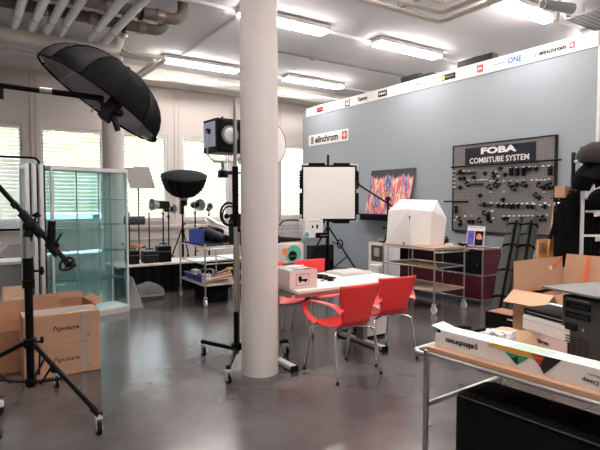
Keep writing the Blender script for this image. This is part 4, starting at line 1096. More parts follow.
# ---- black boom stand with hand wheel
bc = far(31, 385, 3.75); bc.z = 0
t = thing('boom_stand', 'heavy black boom stand with a spoked hand wheel in the left foreground', 'light stand', bc)
MB().cyl((0, 0, .16), (0, 0, .95), .028, seg=20).build('lower_column', 'black', t, smooth=True)
MB().cyl((0, 0, .95), (0, 0, 1.12), .036, seg=20).cyl((0, 0, .90), (0, 0, .96), .042, seg=20).build('sleeve', 'black', t, smooth=True)
MB().cyl((0, 0, 1.12), (0, 0, 1.30), .022).bb(.008, .045, -.02, .02, 1.13, 1.24).build('upper_column', 'grey', t, smooth=True)
MB().cyl((0, 0, .46), (0, 0, .52), .045, seg=20).build('leg_collar', 'black', t, smooth=True); MB().cyl((0, 0, .17), (0, 0, .22), .04, seg=20).build('brace_collar', 'black', t, smooth=True)
MB().cyl((.03, 0, 1.02), (.085, 0, 1.02), .009).sph((.09, 0, 1.02), .026, (.6, 1, 1.3)).build('clamp_knob', 'ink', t, smooth=True)
MB().cyl((.03, 0, .49), (.07, 0, .49), .009).sph((.08, 0, .50), .022, (.6, 1, 1.3)).build('leg_knob', 'ink', t, smooth=True)
cpos = onz(99, 434.5); v1 = Vector((cpos.x - bc.x, cpos.y - bc.y, 0))
a1 = math.atan2(v1.y, v1.x); L1 = v1.length
for a, L in ((a1, L1), (R(172), .80), (R(58), .42)):
    cx, sy = math.cos(a), math.sin(a)
    lg = MB().cyl((cx * .04, sy * .04, .49), (cx * (L - .01), sy * (L - .01), .145), .017, seg=12).build('leg', 'black', t, smooth=True)
    MB().cyl((cx * (L - .06), sy * (L - .06), .165), (cx * (L + .01), sy * (L + .01), .135), .023, seg=12).build('leg_tip', 'ink', lg, smooth=True)
    br = MB().bb(-.0, .0, 0, 0, 0, 0) if False else MB()
    m_ = L * .50
    br.cyl((cx * .03, sy * .03, .195), (cx * m_, sy * m_, .49 - (.345) * m_ / L - .02), .010, seg=8)
    br.cyl((cx * .13, sy * .13, .205), (cx * m_ * .7, sy * m_ * .7, .37), .008, seg=8).build('brace', 'black', t, smooth=True)
    caster(t, (cx * L, sy * L), .042)
# boom
g = lambda px, py, d=3.72: far(px, py, d) - bc
ba, bb_ = g(-18, 168), g(73, 268)
bd = (bb_ - ba).normalized()
MB().cyl(ba, bb_, .018, seg=14).build('boom_arm', 'black', t, smooth=True)
bm_ = g(31, 223)
pv = MB().cyl(g(22, 213), g(42, 236), .034, seg=16).sph(g(31, 226), .055, (1, .8, 1)).cyl(g(31, 228), Vector((0, 0, 1.27)), .032).cyl(g(13, 203), g(17, 207), .026).build('pivot_head', 'ink', t, smooth=True)
MB().cyl(g(34, 222), g(38, 212), .008).tube([g(33, 216), g(38, 213), g(40, 216.5)], .012).cyl(g(27, 240), g(33, 246), .014).build('tension_lever', 'ink', t, smooth=True)
MB().cyl(g(51, 246), g(52, 221), .031, .027, seg=16).build('rubber_grip', 'rubber', t, smooth=True)
MB().cyl(g(54, 246), g(62, 233), .010, .006).sph(g(57, 245), .02).cyl(g(48, 243), g(58, 255), .03).build('crank_lever', 'ink', t, smooth=True)
wc = g(67, 264, 3.69)
wz = (-FW * .75 + RT * -.1 + UP * .55).normalized(); wm = basis(wz, RT)
wh = MB().tube([wc + wm @ Vector((.052 * math.cos(a), .052 * math.sin(a), 0)) for a in [2 * PI * k / 28 for k in range(28)]], .0095, closed=True, seg=8)
for k in range(3):
    a = 2 * PI * k / 3 + .5; wh.cyl(wc, wc + wm @ Vector((.052 * math.cos(a), .052 * math.sin(a), 0)), .007, seg=8)
wh.cyl(wc - wz * .02, wc + wz * .012, .018).build('hand_wheel', 'ink', t, smooth=True)
MB().cyl(wc + wm @ Vector((.05, -.01, 0)), wc + wm @ Vector((.075, -.02, .0)), .008).build('wheel_handle', 'ink', t, smooth=True)

# ---- parabolic umbrella on a boom from the left
DD = 3.5
uc = far(99.5, 101, DD)
k0 = (far(158, 140, DD + .03) - far(40, 64, DD - .02)); Rm = k0.length / 2 * .95
axn = (-RT * .50 - UP * .80 - FW * .17); axn = (axn - k0.normalized() * axn.dot(k0.normalized())).normalized()
t = thing('umbrella_softbox', 'large black umbrella softbox with grey lining hanging at upper left', 'softbox', uc)
mu = basis(axn, k0)
def rib_pt(a, u):   # u 0 apex .. 1 rim
    r = Rm * math.sin(u * PI / 2) ** 1.0; z = -Rm * .66 * math.cos(u * PI / 2)
    return r, z
NS = 12
def dome(off):
    def fn(u, v):
        a = u * 2 * PI; k = a / (2 * PI / NS) % 1
        r, z = rib_pt(a, max(v, .001))
        sag = 1 - .085 * math.sin(k * PI) * v
        return mu @ Vector((math.cos(a) * r * sag * off, math.sin(a) * r * sag * off, z * sag * off))
    return fn
MB().grid(dome(1.0), NS * 5, 14, closed_u=True).build('outer_shell', 'dcloth', t, smooth=True)
MB().grid(dome(.985), NS * 5, 14, closed_u=True).build('silver_lining', 'silver', t, smooth='all')
b = MB()
for k in range(NS):
    a = k * 2 * PI / NS
    b.tube([mu @ Vector((math.cos(a) * rib_pt(a, u)[0] * .978, math.sin(a) * rib_pt(a, u)[0] * .978, rib_pt(a, u)[1] * .975)) for u in [j / 8 for j in range(9)]], .004, seg=5)
b.build('rib', 'steel', t)
for k in range(NS):
    a = k * 2 * PI / NS
    MB().tube([mu @ Vector((math.cos(a) * rib_pt(a, u)[0] * 1.005, math.sin(a) * rib_pt(a, u)[0] * 1.005, rib_pt(a, u)[1] * 1.005)) for u in [j / 8 for j in range(9)]], .005, seg=5).build('seam', 'dcloth', t, smooth='all')
MB().tube([mu @ Vector((math.cos(a) * Rm, math.sin(a) * Rm, 0)) for a in [2 * PI * j / 48 for j in range(48)]], .008, closed=True, seg=6).build('rim_hem', 'cloth', t, smooth='all')
MB().cyl(mu @ Vector((0, 0, -Rm * .58)), mu @ Vector((0, 0, .10)), .006).build('shaft', 'steel', t)
hc = far(110, 110, DD - .30) - uc
ht = MB().box(hc, (.07, .09, .15), mu).cyl(hc - RT * .05, hc + RT * .05, .035).build('mount_head', 'ink', t, bevel=.008)
MB().cyl(hc, Vector((0, 0, 0)), .018).build('mount_neck', 'black', t)
MB().cyl(hc - UP * .04 + RT * .02, hc - UP * .13 + RT * .05, .018).sph(hc + RT * .06 - UP * .02, .025).build('tilt_lever', 'ink', ht, smooth=True)
lp = far(-22, 80, DD - .34)
t = thing('boom_arm_stand', 'long black boom arm with a silver clamp reaching in from the left edge', 'light stand', (lp.x, lp.y, 0))
o0 = Vector((lp.x, lp.y, 0))
MB().cyl((0, 0, 0.1), (0, 0, lp.z + .05), .02).build('pole', 'black', t, smooth=True)
e = far(103, 98.5, DD - .32)
MB().cyl(far(-40, 80, DD - .34) - o0, e - o0, .0185, seg=14).build('boom_arm', 'black', t, smooth=True)
MB().cyl(far(41, 90.2, DD - .33) - o0, far(53, 91.7, DD - .33) - o0, .0205, seg=14).build('silver_clamp_band', 'steel', t, smooth=True)
MB().cyl(far(1, 84, DD - .34) - o0, far(1.5, 99, DD - .34) - o0, .013).build('end_peg', 'ink', t, smooth=True)
MB().cyl((0, 0, 0), (0, 0, .03), .08, seg=32).build('base_plate', 'black', t, smooth=True)
t = thing('white_caster_foot', 'white rounded wheel foot at the left edge of the floor', 'stand foot', onz(-3, 416)); t.location.z = 0
MB().cyl((0, -.02, .045), (0, .02, .045), .045, seg=20).build('wheel', 'rubber', t, smooth=True)
MB().box((0, 0, .085), (.09, .07, .04), bev=.012).build('shroud', 'white', t)

# ---- square lit panel on stand at the blue wall
dpt = 9.6
P = far(329, 193, dpt)
u_ = Vector((RT.x, RT.y, 0)); n_ = Vector((-FW.x, -FW.y, 0)).normalized()
ang = math.atan2(u_.y, u_.x)
t = thing('square_scrim', 'square white scrim with black edges on a stand before the blue wall', 'scrim', (P.x, P.y, 0), ang)
hw = 53.5 / 505 * dpt / 2; zc = P.z
MB().bb(-hw + .02, hw - .02, -.03, -.018, zc - hw + .02, zc + hw - .02, bev=.004).build('diffusion_cloth', 'screen', t)
MB().bb(-hw, hw, -.015, .01, zc + hw - .03, zc + hw + .02).bb(-hw, hw, -.015, .01, zc - hw - .02, zc - hw + .03).bb(-hw - .01, -hw + .03, -.015, .01, zc - hw, zc + hw).bb(hw - .03, hw + .01, -.015, .01, zc - hw, zc + hw).build('frame', 'black', t)
for sx in (-1, 1):
    for q_ in ((hw, hw + .055, zc - hw + .10, zc), (hw, hw + .055, zc + .08, zc + hw - .08), (.08, hw - .12, zc + hw, zc + hw + .06), (.08, hw - .12, zc - hw - .07, zc - hw)):
        MB().bb(sx * q_[0], sx * q_[1], -.02, 0, q_[2], q_[3]).build('edge_flap', 'cloth', t)
for sx in (-1, 1):
    for sz in (-1, 1):
        MB().tube([(sx * (hw - .10), -.022, zc + sz * (hw + .03)), (sx * (hw + .03), -.022, zc + sz * (hw + .02)), (sx * (hw + .04), -.022, zc + sz * (hw - .10))], .013).build('corner_bracket', 'steel', t, smooth=True)
light_stand('light_stand', 'black stand with crank behind the square white scrim', (P.x + .05, P.y + .10, 0), zc + hw + .22, .75, R(-60), r=.022, legh=1.02)
t = thing('crank_handle', 'black round crank on the stand below the square scrim', 'crank', far(340, 244, dpt + .0))
MB().tube([Vector((.06 * math.cos(a), 0, .08 * math.sin(a))) for a in [2 * PI * k / 20 for k in range(20)]], .014, closed=True, seg=8).build('ring', 'black', t, smooth='all')
MB().cyl((-.06, 0, .0), (-.17, .03, .05), .012).build('shaft', 'black', t)

# ---- boom arm beside painting
bp_ = far(388, 200, 8.6)
s = light_stand('light_stand', 'black stand behind the light tent, before the painting', (bp_.x, bp_.y, 0), 1.62, .26, R(100), r=.02, legh=.95)
q0, q1 = far(357.5, 184, 8.6), far(396, 208.5, 8.6); loc = Vector((bp_.x, bp_.y, 0))
q0, q1 = [loc + Matrix.Rotation(R(-100), 3, 'Z') @ (v - loc) for v in (q0, q1)]
MB().cyl(q0 - loc, q1 - loc, .016).build('cross_arm', 'black', s, smooth=True)
MB().sph(q0 - loc, .04).cyl(q0 - loc + Vector((0, 0, -.02)), q0 - loc + Vector((0, 0, .05)), .02).build('arm_tip', 'black', s, smooth=True)
MB().sph(Vector((0, 0, 1.585)), .05, (1, 1, .9)).build('swivel', 'ink', s, smooth=True)

# ---- burgundy sideboard
def sideboard(label, y0, n, cols):
    t = thing('metal_sideboard', label, 'sideboard', (6.34, y0, 0))
    Wd, Hh = .44, .80; cw = .735
    L = cw * n
    for i in range(n + 1):
        for x in (0, Wd):
            MB().cyl((x, i * cw, .03), (x, i * cw, Hh + .03), .0125).cyl((x, i * cw, 0), (x, i * cw, .03), .018).sph((x, i * cw, Hh + .03), .014).build('post', 'chrome', t, smooth=True)
    b = MB()
    for z in (.08, .44, Hh + .03):
        b.cyl((0, 0, z), (0, L, z), .0125).cyl((Wd, 0, z), (Wd, L, z), .0125)
        for i in range(n + 1): b.cyl((0, i * cw, z), (Wd, i * cw, z), .0125)
    b.build('tube_rail', 'chrome', t, smooth=True)
    MB().bb(.012, Wd - .012, .012, L - .012, Hh + .025, Hh + .037).build('top_panel', 'burg', t)
    MB().bb(Wd - .012, Wd - .006, .01, L - .01, .09, Hh + .02).build('rear_panel', 'burg', t)
    for y in (0.0, L): MB().bb(.012, Wd - .012, y - .004, y + .004, .09, Hh + .02).build('side_panel', 'burg', t)
    MB().bb(.012, Wd - .012, .012, L - .012, .09, .10).bb(.012, Wd - .012, .012, L - .012, .435, .445).build('shelf', 'burg', t)
    for i in range(n):
        MB().bb(-.002, .010, i * cw + .018, (i + 1) * cw - .018, .10, .425).build('lower_flap_door', 'burg', t)
        if cols[i]: MB().bb(-.002, .010, i * cw + .018, (i + 1) * cw - .018, .46, Hh + .01).build('upper_flap_door', cols[i], t)
    f = MB().cyl((-.02, .08, .60), (-.0, .08, .60), .012).build('door_knob', 'chrome', t)
    return t
sideboard('burgundy metal sideboard with chrome tubes along the blue wall', 4.62, 3, ['ink', 0, 0])
# poster card
p = onx(475.5, 245, 6.55)
t = thing('display_card', 'upright card with white band, purple picture and orange picture on the sideboard', 'display card', (6.55, p.y, .838))
MB().box((0, 0, .17), (.012, .31, .31), Matrix.Rotation(R(8), 3, 'Y')).build('card', 'paper', t)
rt_ = Matrix.Rotation(R(8), 3, 'Y')
MB().box(rt_ @ Vector((-.008, .08, -.03)) + Vector((0, 0, .17)), (.003, .125, .22), rt_).build('purple_picture', 'purple', t)
MB().box(rt_ @ Vector((-.008, -.068, -.03)) + Vector((0, 0, .17)), (.003, .145, .22), rt_).build('dark_picture', 'ink', t)
MB().sph(rt_ @ Vector((-.009, -.075, -.04)) + Vector((0, 0, .17)), .055, (.03, 1, 1.5)).build('orange_figure', 'skin', t, smooth=True)
MB().sph(rt_ @ Vector((-.009, .08, -.03)) + Vector((0, 0, .17)), .05, (.03, .8, 1.3)).build('pale_figure', 'bluep', t, smooth=True)
text('elinchrom', rt_ @ Vector((-.008, 0, .135)) + Vector((0, 0, .17)), YD, rt_ @ Z_, .24, .03, 'greyp', t)
MB().box((.06, 0, .06), (.12, .02, .01)).build('easel_foot', 'grey', t)
# items on sideboard / trolley top
LT = Vector((5.345, 4.66, .90))
t = thing('light_tent', 'white folding light tent with faceted sides on the trolley top', 'light tent', LT)
f = lambda px, py, X, Y=None: (onx(px, py, X) - LT)
pf = [onx(386.5, 244, 5.36), onx(412, 247, 5.36), onx(414, 207.5, 5.36), onx(391, 201, 5.36)]
# faceted body defined by real points
yA, yB = 5.64, 5.02
V = {k: Vector(v) - LT for k, v in dict(
    a=(5.37, 5.63, .905), b=(5.37, 5.12, .905), c=(5.58, 4.95, .905), d=(5.92, 4.99, .905), e=(5.93, 5.60, .905),
    A=(5.42, 5.64, 1.40), B=(5.37, 5.16, 1.43), C=(5.60, 4.93, 1.40), D=(5.965, 4.975, 1.29), E=(5.92, 5.58, 1.54), T=(5.80, 5.02, 1.56), U=(5.52, 5.50, 1.57)).items()}
b = MB(); vv = {k: b.bm.verts.new(p) for k, p in V.items()}
for fc_ in ('abBA', 'bcCB', 'cdDC', 'deED', 'eaAE', 'edcba', 'BCT', 'CDT', 'BTU', 'ABU', 'AUE', 'UTE', 'TDE'):
    b.bm.faces.new([vv[k] for k in fc_])
b.build('tent_shell', 'tent', t, bevel=.004)
for k, (px, py) in enumerate([(410, 217), (404, 243)]):
    q = onx(px, py, 5.352) - LT
    MB().cyl(q, q - Vector((.012, 0, 0)), .012).cyl(q, q + Vector((-.01, 0, -.05)), .004).build('zip_pull', 'ink', t)
def bottle(label, loc, h, r, m, cap, group=None):
    t = thing('small_bottle', label, 'bottle', loc, 0, group)
    MB().lathe([(0, 0), (r, 0), (r, h * .65), (r * .4, h * .8), (r * .4, h * .9), (0, h * .9)]).build('flask', m, t, smooth=True)
    MB().cyl((0, 0, h * .86), (0, 0, h), r * .5).build('cap', cap, t, smooth=True)
bottle('small blue capped bottle on the sideboard right of the light tent', (6.62, 5.62, .838), .17, .045, 'bluep', 'navy')
bottle('dark little bottle beside the blue one on the sideboard', (6.56, 5.47, .838), .14, .035, 'ink', 'dark')
t = thing('white_tray', 'flat white tray with cable on the sideboard beside the small bottles', 'tray', (6.50, 5.31, .838))
MB().bb(-.08, .08, -.08, .08, 0, .03, bev=.008).build('tray_body', 'white', t); MB().tube([(-.06, -.06, .035), (.03, -.05, .04), (.05, .05, .035), (-.04, .06, .04)], .007, smooth=4).build('cable', 'grey', t, smooth=True)
t = thing('black_dish', 'low black dish near the display card on the sideboard', 'dish', (6.56, 5.12, .838))
MB().lathe([(0, 0), (.06, 0), (.11, .05), (.10, .05), (.05, .012), (0, .012)]).build('bowl', 'ink', t, smooth=True); MB().sph((0, 0, .04), .04, (1.3, 1, .7)).build('contents', 'grey', t, smooth=True)
# shelf items of the tent trolley
MB().bb(0, .63, .012, .988, .605, .615).build('middle_board', 'dark', tr)
t = thing('wooden_batten', 'orange wooden batten lying on the middle shelf of tent trolley', 'batten', (5.50, 5.04, .615))
MB().box((0, 0, .016), (.05, .62, .03), Matrix.Rotation(R(-6), 3, 'Z')).build('batten_bar', 'plank', t); MB().box((.0, -.25, .034), (.03, .05, .006)).build('end_label', 'yellowp', t)
# board with picture between scrim and trolley
t = thing('framed_print', 'white framed print with a brown picture leaning behind the trolley left end', 'picture', (5.62, 6.15, .32))
t.location = (5.66, 6.12, .33)
MB().box((0, 0, .27), (.02, .44, .54)).build('frame', 'white', t); MB().box((-.012, -.0, .36), (.004, .30, .26)).build('picture', mat('brown_print', (.12, .06, .05), .4, noise=.6, nscale=9), t)
MB().box((-.014, .02, .38), (.004, .12, .14)).build('highlight', 'taupe', t)
MB().bb(-.12, -.02, -.14, .08, 0, .18).build('price_box', 'paper', t)
t0 = thing('small_stool', 'grey low box that the framed print stands on', 'box', (5.65, 6.12, 0)); MB().bb(-.15, .12, -.25, .25, 0, .329, bev=.01).build('box_body', 'grey', t0)
MB().bb(-.152, .122, -.252, .252, .26, .27).build('lid_seam', 'ink', t0)
# reclining reflector arc
t = thing('folded_reflector', 'tall pale reflector with black rim leaning between scrim and trolley', 'reflector', (5.95, 6.85, 0))
pp = [onx(x, y, 6.0) - Vector((5.95, 6.85, 0)) for x, y in [(371, 276), (374, 262), (379, 250), (385, 241)]]
MB().tube([pp[0]] + pp[1:], .02, smooth=4).build('rim', 'rubber', t, smooth='all')
q = pp[0].copy()
MB().poly([pp[0] - Z_ * (pp[0].z - .01), pp[0], pp[1], pp[2], pp[3], pp[3] + Vector((0, -.35, 0)), Vector((pp[3].x, pp[3].y - .35, .01))], .01, (1, 0, 0)).build('cloth', 'paper', t)

# ---- wire desk behind the table with printed boxes
t = dup(tr, (4.05, 7.0, 0), R(4), 'steel tube trolley behind the table loaded with printed boxes')
for c_ in kids(t):
    if c_.name.startswith('middle_board'): bpy.data.objects.remove(c_)
for c_ in kids(t):
    if c_.name.startswith('top_board'):
        c_.data = c_.data.copy(); c_.data.materials.clear(); c_.data.materials.append(M['white'])
def on(px, Y): return ony(px, 240, Y).x
def pbox(label, px0, px1, ytop, ybot, Y, base, d, m='pink', deco=0):
    p, q = ony(px0, ybot, Y), ony(px1, ytop, Y)
    h = q.z - p.z; w = q.x - p.x
    t = thing('printed_box', label, 'box', (p.x, Y, base))
    MB().bb(0, w, 0, d, 0, h, bev=.003).build('box_body', m, t)
    if deco == 1:
        MB().cyl((w * .62, -.002, h * .45), (w * .62, 0, h * .45), h * .50, seg=40).build('green_disc', 'green', t)
        MB().cyl((w * .30, -.003, h * .62), (w * .30, -.001, h * .62), h * .20, seg=30).build('orange_disc', 'orange', t)
        MB().cyl((w * .58, -.005, h * .38), (w * .58, -.002, h * .38), h * .27, seg=30).build('black_disc', 'ink', t)
        text('elinchrom', (w * .58, -.0065, h * .38), X_, Z_, h * .44, h * .08, 'greyp', t)
        MB().bb(0, w, -.001, 0, 0, h * .04).build('base_stripe', 'yellow', t)
    if deco == 2:
        MB().cyl((w * .10, -.002, h * .16), (w * .10, 0, h * .16), h * .15, seg=30).build('green_disc', 'green', t)
        MB().cyl((w * .42, -.002, h * .52), (w * .42, 0, h * .66), h * .05, seg=12).bb(w * .62, w * .72, -.002, 0, h * .48, h * .70).build('bulb_print', 'ink', t)
        MB().bb(w * .1, w * .8, -.001, 0, h * .86, h * .88).build('text_line', 'greyp', t)
    return t
pbox('white box printed with green, orange and black discs, by column', 277, 303.5, 242, 262.5, 6.35, 0.62, .30, 'pink', 1)
t = thing('box_stool', 'dark plinth under the printed box behind the pink carton', 'plinth', (3.45, 6.32, 0))
pz = ony(277, 262.5, 6.35); t.location = (pz.x - .03, 6.33, 0)
MB().bb(0, .62, 0, .42, .03, .61, bev=.004).build('body', 'dark', t)
MB().bb(.02, .60, .02, .40, 0, .03).build('foot', 'rubber', t)
for o_ in bpy.data.objects:
    if o_.get('label', '').startswith('white box printed with green'): o_.location.z = .612
pbox('white box with two black bulb prints below the square scrim', 305, 323, 222, 241, 7.30, .90, .22, 'white', 2)
t = thing('black_pouch', 'small black pouch on the trolley top right of the bulb box', 'pouch', (ony(321, 238, 7.2).x, 7.17, .90))
MB().box((0, 0, .045), (.22, .12, .09), bev=.02).build('pouch_body', 'cloth', t, smooth=True); MB().bb(-.08, .08, -.065, -.06, .04, .05).build('zip', 'grey', t)
t = thing('wire_basket', 'grey wire basket standing right of the column behind the table', 'basket', (ony(293, 238, 7.45).x, 7.5, .90))
b = MB(); w_ = .25
for z in (0, .08, .16, .22): b.tube([(-w_, -.1, z), (w_, -.1, z), (w_, .1, z), (-w_, .1, z)], .005, closed=True, seg=6)
for k in range(11):
    x = -w_ + k * w_ / 5; b.cyl((x, -.1, 0), (x, -.1, .22), .003, seg=6).cyl((x, .1, 0), (x, .1, .22), .003, seg=6).cyl((x, -.1, 0), (x, .1, 0), .003, seg=6)
b.build('wire_mesh', 'grey', t)
MB().tube([(-w_, 0, .22), (-w_ * .7, 0, .29), (0, 0, .31), (w_ * .7, 0, .29), (w_, 0, .22)], .012, smooth=4).build('carry_handle', 'ink', t, smooth=True)
t = thing('black_snoot', 'black conical snoot lying on the plinth box right of column', 'snoot', (3.75, 6.55, .612))
pq = ony(290, 238, 6.5); t.location = (pq.x, 6.5, .612 + (ony(277, 242, 6.35).z - ony(277, 262.5, 6.35).z) + .002)
MB().cyl((-.22, 0, .05), (.20, 0, .03), .048, .02, seg=20).cyl((-.26, 0, .052), (-.2, 0, .05), .06, seg=20).build('cone', 'ink', t, smooth=True)
MB().cyl((.20, 0, .03), (.26, 0, .028), .012).build('tip', 'grey', t)
for k, (x, y, z, w_, d_, h_, lab) in enumerate([(4.15, 7.2, .32, .2, .2, .22, 'dark equipment box on the lower board of the rear trolley'), (4.42, 7.45, .32, .1, .25, .16, 'small black charger box on lower board of the rear trolley')]):
    t = thing('equipment_box', lab, 'box', (x, y, z)); MB().bb(0, w_, 0, d_, 0, h_, bev=.006).build('box_body', 'dark', t); MB().bb(.02, w_ - .02, -.002, 0, .03, h_ - .05).build('front_label', 'greyp', t)
t = thing('dark_monitor', 'black upright case standing on floor beneath the square scrim', 'case', far(322, 262, 9.9)); t.location.z = 0
MB().bb(-.30, .22, -.1, .1, .0, .70, bev=.015).build('case_body', 'dark', t); MB().bb(-.1, .05, -.12, -.1, .55, .58).build('handle', 'ink', t)
MB().bb(-.28, .2, -.103, -.1, .1, .4).build('front_pocket', 'cloth', t)

# ================================================================== RIGHT SIDE
# quilted bags leaning at the wall
def leaning_bag(label, b0, b1, w, th):
    t = thing('padded_bag', label, 'bag', b0)
    v = Vector(b1) - Vector(b0); L = v.length; z = v.normalized()
    m = basis(z, Vector((.0, -1, 0)))
    b = MB()
    def fn(u, vv):
        a = u * 2 * PI; s = vv
        ww = w / 2 * (1 - .10 * abs(s - .5)) * (.92 + .08 * abs(math.sin(s * PI * 3)))
        tt = th / 2 * (.85 + .15 * abs(math.sin(s * PI * 3)))
        ca, sa = math.cos(a), math.sin(a)
        x = ww * abs(ca) ** .5 * (1 if ca > 0 else -1); y = tt * abs(sa) ** .6 * (1 if sa > 0 else -1)
        return m @ Vector((x, y, s * L))
    b.grid(fn, 28, 24, closed_u=True)
    for s in (0, 1):
        b.poly([fn(i / 28, s) for i in range(28)])
    b.build('quilted_body', 'greenbag', t, smooth=True)
    for s in (.10, .30, .52, .74, .93):
        MB().tube([m @ Vector((w * .5 * math.cos(a) * 1.0, th * .55 * math.sin(a), s * L)) for a in [2 * PI * k / 16 for k in range(16)]], .016, closed=True, seg=6).build('strap', 'cloth', t, smooth='all')
    MB().tube([m @ Vector((w * .30, -th * .56, L * q)) for q in (.05, .3, .6, .95)], .02, seg=6).build('webbing', 'cloth', t, smooth=True)
    MB().box(m @ Vector((-.02, -th * .52, L * .88)), (w * .5, .02, .14), m).build('flap_pocket', 'greenbag', t, bevel=.006)
    return t
ba0 = onz(497, 334); ba0 = Vector((5.90, 4.02, .02))
bt0 = far(515, 221, 6.9)
leaning_bag('grey green quilted bag leaning against pegboard wall, left one', far(494, 336, 6.35) * 1, far(516, 219, 7.05), .21, .15)
leaning_bag('grey green quilted bag leaning beside the orange boards, right one', far(511, 338, 6.3), far(531, 219, 6.95), .21, .15)
# orange boards
def board(name, label, pts, d, m='plank', th=.03, parts=None):
    P_ = [far(x, y, d + dd) for x, y, dd in pts]
    o = Vector((P_[0].x, P_[0].y, P_[0].z))
    t = thing(name, label, 'board', o)
    MB().poly([q - o for q in P_], th, (FW.x, FW.y, 0)).build('board_panel', m, t)
    return t, o
t, o = board('wooden_board', 'long orange wooden board leaning before the black coat', [(537, 345, -.25), (556, 345, -.25), (560.5, 205, .35), (555, 202, .35)], 5.7)
MB().tube([far(554.6, 258, 5.9) - o, far(553.5, 232, 6.0) - o, far(555.5, 222, 6.02) - o, far(556.5, 240, 5.98) - o, far(554.8, 258, 5.9) - o], .012).build('cut_out', 'ink', t)
t, o = board('wooden_board', 'short orange board with square notch left of the long one', [(531, 340, -.2), (545, 340, -.2), (548, 239, .15), (538.5, 240, .15)], 5.85, 'plank')
MB().box(far(542.5, 247, 5.93) - o, (.05, .04, .10)).build('notch_block', 'copper', t)
# black coat on a stand
cp = far(573, 240, 5.75)
t = thing('coat_rack', 'black garments hanging in a heap on a rack beside the shelving', 'coat rack', (cp.x, cp.y, 0))
MB().cyl((0, 0, .02), (0, 0, 1.62), .018).cyl((-.22, .12, .012), (.22, -.12, .012), .015).cyl((-.12, -.22, .012), (.12, .22, .012), .015).cyl(Vector((-.09, .05, 1.58)), Vector((.09, -.05, 1.58)), .012).build('rack_pole', 'black', t, smooth=True)
def coat(label, off, w, d, z0, z1, s):
    tt = thing('black_jacket', label, 'jacket', (cp.x + off[0], cp.y + off[1], 0))
    def fn(u, v):
        a = u * 2 * PI; h = z0 + (z1 - z0) * v
        sh = min(1, (1 - v) * 5) ** .5
        f_ = 1 + .09 * math.sin(a * 7 + s + v * 3) * (1 - v) + .04 * math.sin(a * 13 + s)
        rx = (w * (.80 + .22 * math.sin(v * 2.4 + s)) * sh + .02) * f_; ry = (d * sh + .02) * f_
        q = Vector((rx * math.cos(a), ry * math.sin(a), h)); return Matrix.Rotation(-YAW, 3, 'Z') @ q
    MB().grid(fn, 56, 26, closed_u=True).build('garment', 'cloth', tt, smooth=True)
    MB().grid(lambda u, v: Matrix.Rotation(-YAW, 3, 'Z') @ Vector(((.05 + .02 * v) * math.cos(u * 2 * PI), (.05 + .02 * v) * math.sin(u * 2 * PI) - d * .5, z1 - .02 + .04 * v)), 16, 3, closed_u=True).build('collar', 'dark', tt, smooth=True)
    for sx in (-1, 1):
        MB().tube([Matrix.Rotation(-YAW, 3, 'Z') @ Vector((sx * w * .6, -.02, z1 - .10)), Matrix.Rotation(-YAW, 3, 'Z') @ Vector((sx * (w * .95), -.05, z1 - .35)), Matrix.Rotation(-YAW, 3, 'Z') @ Vector((sx * (w * .9), -.06, z1 - .75))], .055, smooth=5).build('sleeve', 'cloth', tt, smooth='all')
coat('black jacket hanging in front on the coat rack, left of shelving', (-.03, -.0), .18, .11, .80, 1.64, 0)
# silver pouch left edge of jacket
t = thing('camera_gear_bundle', 'bundle of black clamps and straps hanging at the jacket left shoulder', 'clamps', far(558, 205, 5.7))
b = MB()
for k in range(7): b.cyl((-.05 + .02 * k, .02 * (k % 2), -.09 + .02 * k), (-.01 + .018 * k, -.03, .06 - .014 * k), .016)
b.build('clamp_cluster', 'ink', t, smooth=True)
MB().sph((0, -.03, -.03), .022).sph((-.04, -.03, .02), .016).build('silver_knob', 'chrome', t, smooth=True)
MB().tube([(-.02, 0, 0), (-.06, 0, -.2), (-.12, .02, -.38)], .02, smooth=4).build('hanging_strap', 'cloth', t, smooth='all')
t = thing('carton_on_rack', 'orange and brown small carton on top behind the black jacket', 'carton', far(564, 192, 5.75))
MB().box((-.04, 0, 0), (.11, .12, .13)).build('carton_body', 'carton2', t, bevel=.003)
MB().box((.055, .01, -.01), (.08, .11, .10)).build('brown_side', 'brownpipe', t, bevel=.003)  # second block in a darker brown
MB().cyl((0, .08, -.05), (0, .08, -far(564, 192, 5.75).z + .01), .012).bb(-.10, .10, -.05, .10, -.075, -.065).build('support', 'black', t)
